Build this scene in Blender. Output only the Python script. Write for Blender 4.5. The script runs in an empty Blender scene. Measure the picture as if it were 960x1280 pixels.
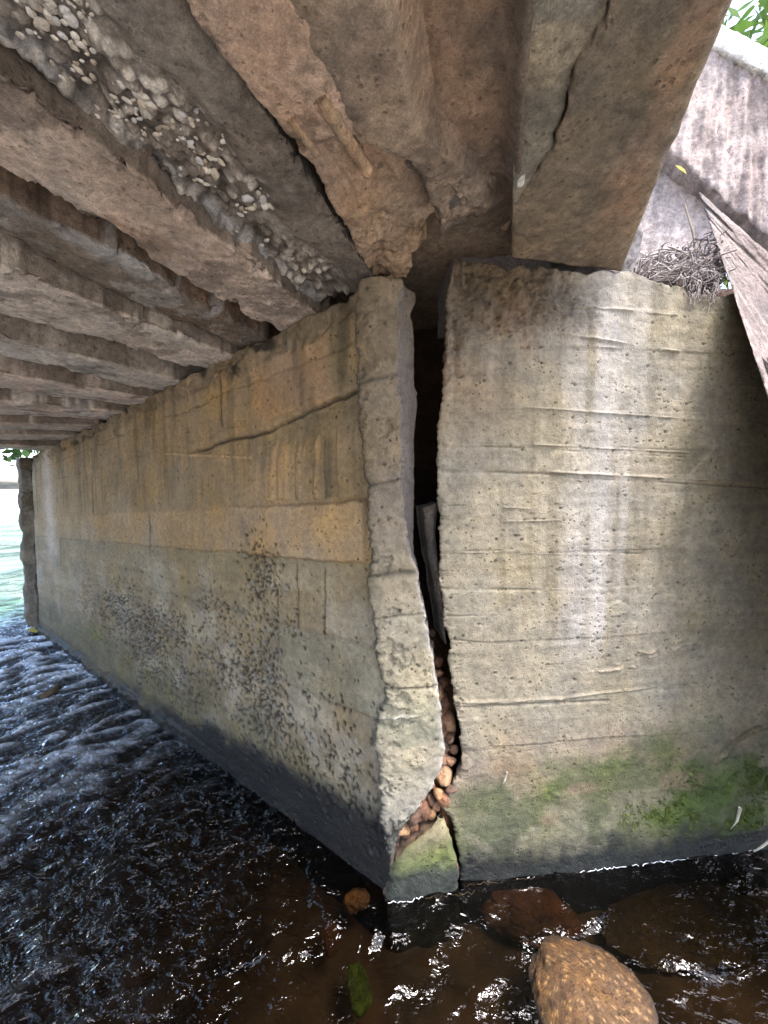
import bpy, math, random
import numpy as np

# ------------------------------------------------------------------ camera, sky, sun, exposure
scene = bpy.context.scene
CAM_H = 1.3                                   # metres above the water
PITCH = math.atan(27 / 480)                   # camera looks slightly down
cam_data = bpy.data.cameras.new('camera')
cam_data.sensor_fit = 'HORIZONTAL'
cam_data.sensor_width = 36.0
cam_data.lens = 18.0                          # ultra-wide phone lens
cam_data.clip_start = 0.02
cam_data.clip_end = 600.0
cam = bpy.data.objects.new('camera', cam_data)
scene.collection.objects.link(cam)
cam.location = (0, 0, CAM_H)
cam.rotation_euler = (math.pi / 2 - PITCH, 0, 0)
scene.camera = cam

SUN_DIR = np.array([-0.62, 0.50, -1.55])       # direction the light travels
SUN_DIR = SUN_DIR / np.linalg.norm(SUN_DIR)
world = bpy.data.worlds.new('World')
scene.world = world
world.use_nodes = True
wn = world.node_tree
bg = wn.nodes['Background']
sky = wn.nodes.new('ShaderNodeTexSky')
sky.sky_type = 'NISHITA'
sky.sun_disc = False
sky.sun_elevation = math.asin(-SUN_DIR[2])
sky.sun_rotation = math.atan2(-SUN_DIR[0], -SUN_DIR[1])
sky.air_density = 1.0
sky.dust_density = 3.2
sky.ozone_density = 1.0
wn.links.new(sky.outputs[0], bg.inputs[0])
bg.inputs[1].default_value = 0.15

sun_data = bpy.data.lights.new('sun', 'SUN')
sun_data.energy = 1.0
sun_data.angle = math.radians(16)
sun_data.color = (1.0, 0.98, 0.955)
sun = bpy.data.objects.new('sun', sun_data)
scene.collection.objects.link(sun)
sun.location = (3, -4, 9)
from mathutils import Vector
sun.rotation_euler = Vector(SUN_DIR).to_track_quat('-Z', 'Y').to_euler()

scene.view_settings.view_transform = 'Standard'
scene.view_settings.look = 'None'
scene.view_settings.exposure = 2.75
scene.view_settings.gamma = 1.0
scene.view_settings.use_curve_mapping = False
scene.cycles.use_denoising = True
scene.cycles.max_bounces = 8
scene.cycles.diffuse_bounces = 4
scene.cycles.transparent_max_bounces = 12

random.seed(4)
rng = np.random.default_rng(7)

# ------------------------------------------------------------------ maths helpers
def _hash(ix, iy, iz):
    with np.errstate(over='ignore'):
        h = (ix.astype(np.uint32) * np.uint32(374761393) + iy.astype(np.uint32) * np.uint32(668265263)
             + iz.astype(np.uint32) * np.uint32(2147483647 - 58))
        h = (h ^ (h >> np.uint32(13))) * np.uint32(1274126177)
        h = h ^ (h >> np.uint32(16))
    return (h & np.uint32(0xffff)).astype(np.float32) / 65535.0

def vnoise(x, y, z=0.0):
    x, y, z = np.broadcast_arrays(np.asarray(x, np.float32), np.asarray(y, np.float32), np.asarray(z, np.float32))
    fx, fy, fz = np.floor(x), np.floor(y), np.floor(z)
    ix, iy, iz = fx.astype(np.int64), fy.astype(np.int64), fz.astype(np.int64)
    tx, ty, tz = x - fx, y - fy, z - fz
    tx = tx * tx * (3 - 2 * tx); ty = ty * ty * (3 - 2 * ty); tz = tz * tz * (3 - 2 * tz)
    out = 0
    for a in (0, 1):
        for b in (0, 1):
            for c in (0, 1):
                if c == 1 and not np.any(tz):
                    continue
                w = (tx if a else 1 - tx) * (ty if b else 1 - ty) * (tz if c else 1 - tz)
                out = out + w * _hash(ix + a, iy + b, iz + c)
    return out * 2 - 1                         # -1..1

def fbm(x, y, z=0.0, octv=4, gain=0.5):
    s, a, n = 0, 1.0, 0
    for i in range(octv):
        s = s + a * vnoise(np.asarray(x) * 2 ** i + 17.3 * i, np.asarray(y) * 2 ** i - 9.1 * i, np.asarray(z) * 2 ** i)
        n += a; a *= gain
    return s / n * 1.5

def worley(x, y, seed=0):
    """distance to nearest cell point and that cell's random value"""
    x = np.asarray(x, np.float32); y = np.asarray(y, np.float32)
    ix, iy = np.floor(x).astype(np.int64), np.floor(y).astype(np.int64)
    best = np.full(x.shape, 9.0, np.float32); rid = np.zeros(x.shape, np.float32)
    s = np.full_like(ix, seed)
    for a in (-1, 0, 1):
        for b in (-1, 0, 1):
            px = ix + a + _hash(ix + a, iy + b, s); py = iy + b + _hash(ix + a, iy + b, s + 7)
            d = np.hypot(px - x, py - y)
            m = d < best
            best = np.where(m, d, best); rid = np.where(m, _hash(ix + a, iy + b, s + 13), rid)
    return best, rid

def sstep(a, b, x):
    t = np.clip((np.asarray(x, np.float32) - a) / (b - a), 0, 1)
    return t * t * (3 - 2 * t)

def lin(r, g, b):
    c = np.array([r, g, b], np.float64) / 255
    return np.where(c <= 0.04045, c / 12.92, ((c + 0.055) / 1.055) ** 2.4).astype(np.float32)

def mixc(col, c, m):
    m = np.clip(np.asarray(m, np.float32), 0, 1)[..., None]
    return col * (1 - m) + np.asarray(c, np.float32) * m

def segd(x, y, x1, y1, x2, y2):
    """distance to a segment, and parameter along it"""
    dx, dy = x2 - x1, y2 - y1
    t = np.clip(((x - x1) * dx + (y - y1) * dy) / (dx * dx + dy * dy + 1e-12), 0, 1)
    return np.hypot(x - x1 - t * dx, y - y1 - t * dy), t

cp, sp = math.cos(PITCH), math.sin(PITCH)
CAMP = np.array([0.0, 0.0, CAM_H])
def ray(u, v):                                 # sight line through a measured photo point
    x, y = (u - 480) / 480, (640 - v) / 480
    return np.array([x, cp + y * sp, -sp + y * cp])
def at_depth(u, v, d):
    return CAMP + ray(u, v) * d
def on_z(u, v, z=0.0):
    r = ray(u, v)
    return CAMP + r * ((z - CAM_H) / r[2])
ZH = np.array([0.0, 0.0, 1.0])
class Plane:                                   # a vertical wall plane through two water-line points
    def __init__(self, p, q):
        self.p = p; d = q - p; d[2] = 0; self.d = d / np.linalg.norm(d)
        self.n = np.array([self.d[1], -self.d[0], 0.0])
        if self.n @ (CAMP - p) < 0: self.n = -self.n
    def hit(self, u, v):
        r = ray(u, v); k = ((self.p - CAMP) @ self.n) / (r @ self.n); x = CAMP + k * r
        return np.array([(x - self.p) @ self.d, x[2]])
    def pt(self, a, z, h=0.0):
        a, z, h = np.broadcast_arrays(np.asarray(a, float), np.asarray(z, float), np.asarray(h, float))
        return self.p + a[..., None] * self.d + z[..., None] * ZH + h[..., None] * self.n
RW = Plane(on_z(590, 1105), on_z(960, 1060))    # wing wall
LW = Plane(on_z(475, 1110), on_z(45, 785))      # abutment face, runs away to the left
TOP0, SHEAR = 1.935, 0.0844                     # beam bearing level at the corner and its fall along the abutment
LD, LN = LW.d, LW.n
def on_top(u, v, dz=0.0):                       # point on the beams' bearing plane
    r = ray(u, v); c = LW.p
    # z = TOP0 + dz - SHEAR * ((x - c).d)
    k = (TOP0 + dz - SHEAR * ((CAMP - c) @ LD) - CAMP[2]) / (r[2] + SHEAR * (r @ LD))
    return CAMP + k * r
def top_z(P, dz=0.0):
    return TOP0 + dz - SHEAR * ((P - LW.p) @ LD)

def curve(pts, y):                              # piecewise-linear x(y) with pts (x, y)
    pts = sorted(pts, key=lambda p: p[1])
    return np.interp(y, [p[1] for p in pts], [p[0] for p in pts])

# ------------------------------------------------------------------ mesh helpers
COLL = scene.collection
def raw_mesh(name, V, loops_quads, ngons=(), tris=None):
    V = np.asarray(V, np.float32).reshape(-1, 3)
    q = np.asarray(loops_quads, np.int32).reshape(-1, 4)
    idx = [q.ravel()]; tot = [np.full(len(q), 4, np.int32)]
    if tris is not None and len(tris):
        t = np.asarray(tris, np.int32).reshape(-1, 3); idx.append(t.ravel()); tot.append(np.full(len(t), 3, np.int32))
    for g in ngons:
        idx.append(np.asarray(g, np.int32)); tot.append(np.array([len(g)], np.int32))
    idx = np.concatenate(idx); tot = np.concatenate(tot)
    me = bpy.data.meshes.new(name)
    me.vertices.add(len(V)); me.vertices.foreach_set('co', V.ravel())
    me.loops.add(len(idx)); me.loops.foreach_set('vertex_index', idx)
    me.polygons.add(len(tot))
    st = np.concatenate([[0], np.cumsum(tot)[:-1]]).astype(np.int32)
    me.polygons.foreach_set('loop_start', st); me.polygons.foreach_set('loop_total', tot)
    me.update(calc_edges=True)
    me.polygons.foreach_set('use_smooth', np.ones(len(tot), bool))
    return me

def set_attr(me, col=None, wet=None):
    n = len(me.vertices)
    if col is not None:
        c = np.ones((n, 4), np.float32); c[:, :3] = np.clip(np.asarray(col, np.float32).reshape(-1, 3), 0.002, 0.9)
        a = me.color_attributes.new('Col', 'FLOAT_COLOR', 'POINT'); a.data.foreach_set('color', c.ravel())
    w = np.zeros(n, np.float32) if wet is None else np.asarray(wet, np.float32).ravel()
    a = me.attributes.new('wet', 'FLOAT', 'POINT'); a.data.foreach_set('value', w)

def mk(name, me, mat, parent=None, base=None):
    o = bpy.data.objects.new(name, me); COLL.objects.link(o)
    if mat is not None and not me.materials: me.materials.append(mat)
    if parent is not None:
        o.parent = parent
        off = np.array(parent.location); pp = parent.parent
        while pp is not None: off = off + np.array(pp.location); pp = pp.parent
        o.location = tuple(-off)
    elif base is not None:
        co = np.empty(len(me.vertices) * 3, np.float32); me.vertices.foreach_get('co', co)
        co = co.reshape(-1, 3) - np.asarray(base, np.float32); me.vertices.foreach_set('co', co.ravel()); me.update()
        o.location = tuple(base)
    return o

def tag(o, label, cat=None, group=None, kind=None):
    if label: o['label'] = label
    if cat: o['category'] = cat
    if group: o['group'] = group
    if kind: o['kind'] = kind
    elif cat: o['kind'] = 'thing'
    return o

def thing(name, label, cat, base, group=None):
    o = bpy.data.objects.new(name, None); COLL.objects.link(o)
    o.empty_display_size = 0.1
    o.location = tuple(base)
    return tag(o, label, cat, group)

def grid_quads(nr, nc, wrap=False, off=0):
    r = np.arange(nr - 1)[:, None]; c = np.arange(nc if wrap else nc - 1)[None, :]; c2 = (c + 1) % nc
    return (np.stack([r * nc + c, r * nc + c2, (r + 1) * nc + c2, (r + 1) * nc + c], -1).reshape(-1, 4) + off)

def ring_idx(nr, nc):
    a = [i for i in range(nc)] + [r * nc + nc - 1 for r in range(1, nr)]
    a += [(nr - 1) * nc + c for c in range(nc - 2, -1, -1)] + [r * nc for r in range(nr - 2, 0, -1)]
    return np.array(a)

def slab_mesh(name, P, back, col, wet=None, rows=6, rough=0.006, side_col=None, seed=0.0, inward=0.0):
    """A lump of concrete: front grid P (nr, nc, 3), broken side faces running back along vector `back`."""
    nr, nc = P.shape[:2]
    V = P.reshape(-1, 3); C = np.asarray(col, np.float32).reshape(-1, 3)
    W = np.zeros(nr * nc, np.float32) if wet is None else np.asarray(wet, np.float32).ravel()
    ring = ring_idx(nr, nc); m = len(ring)
    R0 = V[ring]; cen = R0.mean(0)
    Vs, Cs, Ws, quads = [V], [C], [W], [grid_quads(nr, nc)]
    prev = ring; off = nr * nc
    tang = np.roll(R0, -1, 0) - np.roll(R0, 1, 0)
    out = np.cross(tang, back); out /= np.linalg.norm(out, axis=1, keepdims=True) + 1e-9
    flip = np.sign(np.sum(out * (R0 - cen), axis=1))[:, None]; out = out * np.where(flip == 0, 1, flip)
    for k in range(1, rows + 1):
        t = (k / rows) ** 1.5
        X = R0 + back * t
        n1 = fbm(X[:, 0] * 14 + seed, X[:, 1] * 14 + seed, X[:, 2] * 14, 4)
        n2 = fbm(X[:, 0] * 60 + seed, X[:, 1] * 60, X[:, 2] * 60, 3)
        X = X + out * (rough * np.minimum(n1, 0.1) + 0.3 * rough * n2 - inward * t)[:, None]
        Vs.append(X)
        sc = C[ring] if side_col is None else np.broadcast_to(np.asarray(side_col, np.float32), (m, 3))
        sc = sc * (1 + 0.25 * fbm(X[:, 0] * 9, X[:, 1] * 9, X[:, 2] * 9 + seed, 4))[:, None]
        Cs.append(sc); Ws.append(W[ring])
        cur = np.arange(off, off + m); off += m
        quads.append(np.stack([prev, cur, np.roll(cur, -1), np.roll(prev, -1)], -1)); prev = cur
    me = raw_mesh(name, np.concatenate(Vs), np.concatenate(quads), ngons=[prev])
    set_attr(me, np.concatenate(Cs), np.concatenate(Ws))
    return me

# ------------------------------------------------------------------ materials
def new_mat(name):
    m = bpy.data.materials.new(name); m.use_nodes = True
    return m, m.node_tree.nodes, m.node_tree.links, m.node_tree.nodes['Principled BSDF']

def concrete(name, grain=1.0, bump=1.0, rough=0.92, pits=0.5, sat=1.0):
    m, N, Lk, b = new_mat(name)
    at = N.new('ShaderNodeAttribute'); at.attribute_name = 'Col'
    aw = N.new('ShaderNodeAttribute'); aw.attribute_name = 'wet'
    tc = N.new('ShaderNodeNewGeometry')
    def noise(scale, det=5, r=0.6):
        n = N.new('ShaderNodeTexNoise'); n.inputs['Scale'].default_value = scale
        n.inputs['Detail'].default_value = det; n.inputs['Roughness'].default_value = r
        Lk.new(tc.outputs['Position'], n.inputs['Vector']); return n
    def ramp(src, a, bb, lo, hi):
        r = N.new('ShaderNodeMapRange'); r.inputs[1].default_value = a; r.inputs[2].default_value = bb
        r.inputs[3].default_value = lo; r.inputs[4].default_value = hi; Lk.new(src, r.inputs[0]); return r
    n1, n2, n3 = noise(9, 8, 0.68), noise(48, 9, 0.74), noise(260, 4, 0.75)
    r1 = ramp(n1.outputs['Fac'], 0.3, 0.7, 1 - 0.30 * grain, 1 + 0.28 * grain)
    r2 = ramp(n2.outputs['Fac'], 0.3, 0.7, 1 - 0.42 * grain, 1 + 0.36 * grain)
    r3 = ramp(n3.outputs['Fac'], 0.3, 0.7, 1 - 0.28 * grain, 1 + 0.26 * grain)
    def mul(a, c):
        k = N.new('ShaderNodeMath'); k.operation = 'MULTIPLY'; Lk.new(a, k.inputs[0]); Lk.new(c, k.inputs[1]); return k.outputs[0]
    f = mul(mul(r1.outputs[0], r2.outputs[0]), r3.outputs[0])
    # small air holes and sand grains
    vo = N.new('ShaderNodeTexVoronoi'); vo.inputs['Scale'].default_value = 55
    Lk.new(tc.outputs['Position'], vo.inputs['Vector'])
    sel = ramp(n1.outputs['Fac'], 0.48, 0.62, 0.05, 0.24)
    cmpn = N.new('ShaderNodeMath'); cmpn.operation = 'SUBTRACT'; Lk.new(vo.outputs['Distance'], cmpn.inputs[0]); Lk.new(sel.outputs[0], cmpn.inputs[1])
    pit = ramp(cmpn.outputs[0], -0.04, 0.05, 1 - pits, 1.0)
    f = mul(f, pit.outputs[0])
    v = N.new('ShaderNodeVectorMath'); v.operation = 'SCALE'
    Lk.new(at.outputs['Color'], v.inputs[0]); Lk.new(f, v.inputs['Scale'])
    # slight warm / cold drift of the cement colour
    nh = noise(4.5, 5); hs = N.new('ShaderNodeHueSaturation'); hs.inputs['Hue'].default_value = 0.5
    Lk.new(ramp(nh.outputs['Fac'], 0.3, 0.7, 0.72 * sat, 1.15 * sat).outputs[0], hs.inputs['Saturation']); Lk.new(v.outputs[0], hs.inputs['Color'])
    Lk.new(hs.outputs[0], b.inputs['Base Color'])
    Lk.new(ramp(aw.outputs['Fac'], 0, 1, rough, 0.22).outputs[0], b.inputs['Roughness'])
    b.inputs['Specular IOR Level'].default_value = 0.3
    add = N.new('ShaderNodeMath'); add.operation = 'MULTIPLY_ADD'; Lk.new(n2.outputs['Fac'], add.inputs[0]); add.inputs[1].default_value = 1.0
    add2 = N.new('ShaderNodeMath'); add2.operation = 'MULTIPLY_ADD'; Lk.new(n3.outputs['Fac'], add2.inputs[0]); add2.inputs[1].default_value = 0.35
    Lk.new(pit.outputs[0], add2.inputs[2]); Lk.new(add2.outputs[0], add.inputs[2])
    bp = N.new('ShaderNodeBump'); bp.inputs['Strength'].default_value = 0.9 * bump; bp.inputs['Distance'].default_value = 0.011
    Lk.new(add.outputs[0], bp.inputs['Height']); Lk.new(bp.outputs[0], b.inputs['Normal'])
    return m

M_WALL = concrete('cast_concrete', 0.8, 0.9, pits=0.45)
M_BEAM = concrete('weathered_beam_concrete', 1.15, 1.15, pits=0.35, sat=0.86)
M_BROKEN = concrete('broken_concrete', 1.2, 1.5, pits=0.3)
M_STONE = concrete('stone', 1.1, 1.2, rough=0.75, pits=0.15)
M_PEBBLE = concrete('aggregate_pebble', 0.6, 0.6, rough=0.75, pits=0.1)

def plain(name, col, rough=0.8, var=0.3, scale=20.0, trans=0.0):
    m, N, Lk, b = new_mat(name)
    n = N.new('ShaderNodeTexNoise'); n.inputs['Scale'].default_value = scale; n.inputs['Detail'].default_value = 5
    g = N.new('ShaderNodeNewGeometry'); Lk.new(g.outputs['Position'], n.inputs['Vector'])
    oi = N.new('ShaderNodeObjectInfo')
    r = N.new('ShaderNodeMapRange'); r.inputs[1].default_value = 0.3; r.inputs[2].default_value = 0.7
    r.inputs[3].default_value = 1 - var; r.inputs[4].default_value = 1 + var; Lk.new(n.outputs['Fac'], r.inputs[0])
    v = N.new('ShaderNodeVectorMath'); v.operation = 'SCALE'; v.inputs[0].default_value = tuple(col); Lk.new(r.outputs[0], v.inputs['Scale'])
    Lk.new(v.outputs[0], b.inputs['Base Color']); b.inputs['Roughness'].default_value = rough
    b.inputs['Specular IOR Level'].default_value = 0.3
    if trans:
        tr = N.new('ShaderNodeBsdfTranslucent'); Lk.new(v.outputs[0], tr.inputs['Color'])
        mx = N.new('ShaderNodeMixShader'); mx.inputs[0].default_value = trans
        Lk.new(b.outputs[0], mx.inputs[1]); Lk.new(tr.outputs[0], mx.inputs[2]); Lk.new(mx.outputs[0], N['Material Output'].inputs['Surface'])
    return m

def water_material():
    m, N, Lk, b = new_mat('stream_water'); N.remove(b)
    g = N.new('ShaderNodeNewGeometry')
    def noise(scale, det, r=0.55, stretch=(1, 1, 1), rot=0.0):
        mp = N.new('ShaderNodeMapping'); mp.inputs['Scale'].default_value = stretch; mp.inputs['Rotation'].default_value = (0, 0, rot)
        Lk.new(g.outputs['Position'], mp.inputs['Vector'])
        n = N.new('ShaderNodeTexNoise'); n.inputs['Scale'].default_value = scale; n.inputs['Detail'].default_value = det
        n.inputs['Roughness'].default_value = r; n.inputs['Distortion'].default_value = 0.4
        Lk.new(mp.outputs[0], n.inputs['Vector']); return n
    n1 = noise(21, 3, 0.52, (1.0, 1.5, 1.0), 0.7); n2 = noise(55, 1, 0.5)
    ad = N.new('ShaderNodeMath'); ad.operation = 'MULTIPLY_ADD'; ad.inputs[1].default_value = 0.12
    Lk.new(n2.outputs['Fac'], ad.inputs[0]); Lk.new(n1.outputs['Fac'], ad.inputs[2])
    at = N.new('ShaderNodeAttribute'); at.attribute_name = 'wet'      # choppiness
    bp = N.new('ShaderNodeBump'); bp.inputs['Distance'].default_value = 0.05
    Lk.new(at.outputs['Fac'], bp.inputs['Strength']); Lk.new(ad.outputs[0], bp.inputs['Height'])
    fr = N.new('ShaderNodeFresnel'); fr.inputs['IOR'].default_value = 1.333; Lk.new(bp.outputs[0], fr.inputs['Normal'])
    ai = N.new('ShaderNodeAttribute'); ai.attribute_name = 'sheen_green'; ci = N.new('ShaderNodeAttribute'); ci.attribute_name = 'Col'
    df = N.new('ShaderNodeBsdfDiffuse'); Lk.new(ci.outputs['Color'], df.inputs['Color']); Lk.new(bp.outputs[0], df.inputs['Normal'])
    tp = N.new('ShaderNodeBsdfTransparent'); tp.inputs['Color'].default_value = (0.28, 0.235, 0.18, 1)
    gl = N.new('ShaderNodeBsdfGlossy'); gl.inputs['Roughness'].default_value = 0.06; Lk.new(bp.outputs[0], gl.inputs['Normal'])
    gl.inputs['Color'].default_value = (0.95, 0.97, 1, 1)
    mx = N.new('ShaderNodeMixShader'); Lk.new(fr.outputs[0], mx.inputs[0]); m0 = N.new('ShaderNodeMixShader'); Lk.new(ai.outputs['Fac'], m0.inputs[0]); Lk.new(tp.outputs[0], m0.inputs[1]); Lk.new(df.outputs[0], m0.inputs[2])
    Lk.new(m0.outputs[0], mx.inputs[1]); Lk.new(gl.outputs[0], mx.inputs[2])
    Lk.new(mx.outputs[0], N['Material Output'].inputs['Surface'])
    return m
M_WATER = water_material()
M_BED = plain('stream_bed', (0.085, 0.062, 0.04), 0.9, 0.5, 9)
M_SOIL = plain('earth', (0.10, 0.065, 0.04), 0.95, 0.4, 12)
M_GROUND = plain('bank_ground', (0.22, 0.19, 0.13), 0.95, 0.35, 1.5)
M_BOUNCE = plain('bounce_gravel', (0.46, 0.41, 0.34), 0.95, 0.25, 30)
M_TWIG = plain('dry_twig', (0.24, 0.21, 0.20), 0.9, 0.45, 60)
M_LEAF = plain('leaf', (0.09, 0.16, 0.03), 0.5, 0.4, 8, 0.4)
M_LEAF2 = plain('yellow_green_leaf', (0.20, 0.24, 0.04), 0.5, 0.4, 8, 0.4)
M_DARKLEAF = plain('tree_leaf', (0.05, 0.10, 0.03), 0.6, 0.4, 4, 0.3)
M_BARK = plain('bark', (0.12, 0.09, 0.06), 0.9, 0.3, 15)
M_DRYLEAF = plain('dry_leaf', (0.45, 0.36, 0.06), 0.7, 0.2, 30, 0.2)
M_WHITEWALL = plain('pale_render', (0.62, 0.60, 0.56), 0.9, 0.15, 3)
M_MOSS = plain('moss', (0.10, 0.13, 0.03), 0.95, 0.45, 60)
M_STRAW = plain('straw', (0.55, 0.50, 0.40), 0.8, 0.25, 60)
M_FOAM = plain('water_foam', (0.5, 0.52, 0.55), 0.4, 0.3, 60)

# ------------------------------------------------------------------ ground, bed, water
def heightfield(name, xs, ys, zf, mat, wet=None, kind='structure', label=None):
    X, Y = np.meshgrid(xs, ys); Z = zf(X, Y)
    me = raw_mesh(name, np.stack([X, Y, Z], -1), grid_quads(len(ys), len(xs)))
    set_attr(me, None, wet(X, Y) if wet is not None else None)
    o = mk(name, me, mat); o['kind'] = kind
    if label: o['label'] = label
    return o

def spaced(a, b, c, d, step, grow=1.22):
    """dense from b to c, coarsening out to a and d"""
    mid = list(np.arange(b, c, step)); st = step; x = mid[-1]; hi = []
    while x < d: st *= grow; x += st; hi.append(x)
    st = step; x = mid[0]; lo = []
    while x > a: st *= grow; x -= st; lo.append(x)
    return np.array(lo[::-1] + mid + hi)

def st_of(X, Y):
    rx, ry = X - LW.p[0], Y - LW.p[1]
    return rx * LD[0] + ry * LD[1], rx * LN[0] + ry * LN[1]          # s along abutment, t out from its face

def ground_z(X, Y):
    s, t = st_of(X, Y)
    a = (X - RW.p[0]) * RW.d[0] + (Y - RW.p[1]) * RW.d[1]
    b = (X - RW.p[0]) * RW.n[0] + (Y - RW.p[1]) * RW.n[1]
    fill = sstep(-0.55, -0.75, t) * sstep(-0.5, -0.75, b) * sstep(4.4, 3.6, s)      # road embankment behind both walls
    z = -0.32 + 0.05 * fbm(X * 1.1, Y * 1.1, 3.0, 4)
    z = z + fill * (2.15 + 0.15 * fbm(X * 0.6, Y * 0.6, 1.0, 3))
    other = sstep(4.6, 6.2, t)                                                       # bank across the stream
    z = z + other * (1.5 + 0.3 * fbm(X * 0.3, Y * 0.3, 5.0, 3))
    up = sstep(24, 30, s)
    z = np.maximum(z, -0.32 + up * 2.2)
    right = sstep(7, 11, a) * (b > -20)
    z = np.maximum(z, -0.3 + right * 1.6)
    return z
gx = spaced(-260, -6, 6, 260, 0.2, 1.25)
heightfield('ground', gx, gx, ground_z, M_GROUND)

bed_x = spaced(-12, -3.5, 3.2, 9, 0.045); bed_y = spaced(-6, 0.3, 4.5, 14, 0.045)
def bed_z(X, Y):
    w, rid = worley(X * 5.5, Y * 5.5, 3)
    return -0.17 + 0.035 * fbm(X * 2, Y * 2, 0, 4) + 0.05 * np.clip(0.45 - w, 0, 1) * (rid > 0.35) + 0.008 * fbm(X * 20, Y * 20, 0, 2)
heightfield('stream_bed', bed_x, bed_y, bed_z, M_BED)

def bar_z(X, Y):
    return 0.05 + 0.10 * sstep(0.3, -2.0, Y) + 0.03 * fbm(X * 1.5, Y * 1.5, 2, 4) - 0.4 * sstep(0.1, 0.6, Y + 0.12 * fbm(X * 1.2, 3.0, 0, 3))
heightfield('bounce_bar', np.linspace(-5, 9, 120), np.linspace(-7, 0.75, 80), bar_z, M_BOUNCE)  # pale bar added out of view to bounce light onto the soffits

def px_z0(*pts):
    return [tuple(on_z(u, v)[:2]) for u, v in pts]
WAKES = [(px_z0((395, 1128), (440, 1165), (490, 1175), (530, 1150), (545, 1112)), 0.010, 0.022),
         (px_z0((578, 1112), (572, 1145), (555, 1175), (535, 1200)), 0.009, 0.018),
         (px_z0((330, 1188), (375, 1180), (400, 1150)), 0.008, 0.03),
         (px_z0((700, 1125), (740, 1150), (650, 1175)), 0.009, 0.03),
         (px_z0((835, 1200), (880, 1212)), 0.008, 0.022),
         (px_z0((480, 1240), (560, 1215), (640, 1240)), 0.006, 0.04),
         (px_z0((340, 1060), (390, 1075), (400, 1110)), 0.008, 0.03)]
def chop(X, Y):
    s, t = st_of(X, Y)
    return np.clip(0.22 + 0.78 * sstep(-0.15, 0.8, s + 0.35 * t), 0, 1)
def water_z(X, Y):
    s, t = st_of(X, Y); c = chop(X, Y)
    wx = X + 0.05 * fbm(X * 4, Y * 4, 2.0, 2); wy = Y + 0.05 * fbm(X * 4, Y * 4, 8.0, 2)
    p, q = wx * 0.75 + wy * 0.66, -wx * 0.66 + wy * 0.75
    rid = 1 - np.abs(fbm(p * 4.2, q * 9.5, 0.0, 3, 0.42)); calm = 0.45 + 0.75 * sstep(-0.4, 0.4, fbm(X * 1.6, Y * 1.6, 6.0, 3)); c = c * calm
    z = c * (0.038 * rid + 0.010 * fbm(p * 14, q * 24, 1.0, 3)) + (1 - c) * (0.008 * fbm(X * 5, Y * 8, 4.0, 2) + 0.002 * fbm(X * 20, Y * 30, 9.0, 2)) - 0.02 * c
    for pts, hgt, wid in WAKES:
        dd = None
        for (x1, y1), (x2, y2) in zip(pts[:-1], pts[1:]):
            d, _ = segd(X, Y, x1, y1, x2, y2); dd = d if dd is None else np.minimum(dd, d)
        dd = dd + 0.012 * fbm(X * 18, Y * 18, 1.0, 2)
        z = z + 1.7 * hgt * np.exp(-(dd / wid) ** 2) * (1 + 0.6 * fbm(X * 40, Y * 40, 2.0, 2))
    z = z + 0.022 * np.maximum(0, s - 4.0)                                           # the stream falls towards the bridge
    return z * sstep(40, 12, np.hypot(X, Y)) + (1 - sstep(40, 12, np.hypot(X, Y))) * 0.4
wx_ = spaced(-60, -3.6, 2.0, 14, 0.013, 1.15); wy_ = spaced(-12, 0.55, 3.9, 60, 0.013, 1.15)
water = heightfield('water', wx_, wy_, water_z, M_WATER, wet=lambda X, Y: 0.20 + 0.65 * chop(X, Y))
wco = np.empty(len(water.data.vertices) * 3, np.float32); water.data.vertices.foreach_get('co', wco); wco = wco.reshape(-1, 3)
ws_, wt_ = st_of(wco[:, 0], wco[:, 1])
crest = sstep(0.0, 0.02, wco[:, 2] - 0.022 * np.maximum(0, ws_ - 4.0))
sheen_green = sstep(0.55, 3.0, ws_ + 0.5 * fbm(wco[:, 0] * 1.3, wco[:, 1] * 1.3, 2, 3)) * (0.06 + 0.60 * crest) + 0.08 * crest * sstep(0.7, 1.5, ws_) + 0.08 * sstep(3.8, 4.6, ws_)  # silver sky sheen painted as pale diffuse on the crests; green water upstream
a_ = water.data.attributes.new('sheen_green', 'FLOAT', 'POINT'); a_.data.foreach_set('value', np.clip(sheen_green, 0, 0.8).astype(np.float32))
wc4 = np.ones((len(wco), 4), np.float32); wc4[:, :3] = mixc(np.broadcast_to(np.array([0.66, 0.74, 0.86], np.float32), (len(wco), 3)), np.array([0.26, 0.46, 0.30]), sstep(3.9, 4.8, ws_))  # bluish white of reflected sky put into the colour, turning green upstream
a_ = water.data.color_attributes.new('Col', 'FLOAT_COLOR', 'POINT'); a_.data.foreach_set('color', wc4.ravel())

# ------------------------------------------------------------------ abutment wall (left)
LEFT_TOP = lambda s: TOP0 - SHEAR * s
ab = thing('abutment_wall', 'board-marked ochre concrete abutment wall carrying the bridge beams', 'wall', LW.pt(1.8, 0.0))

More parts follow.
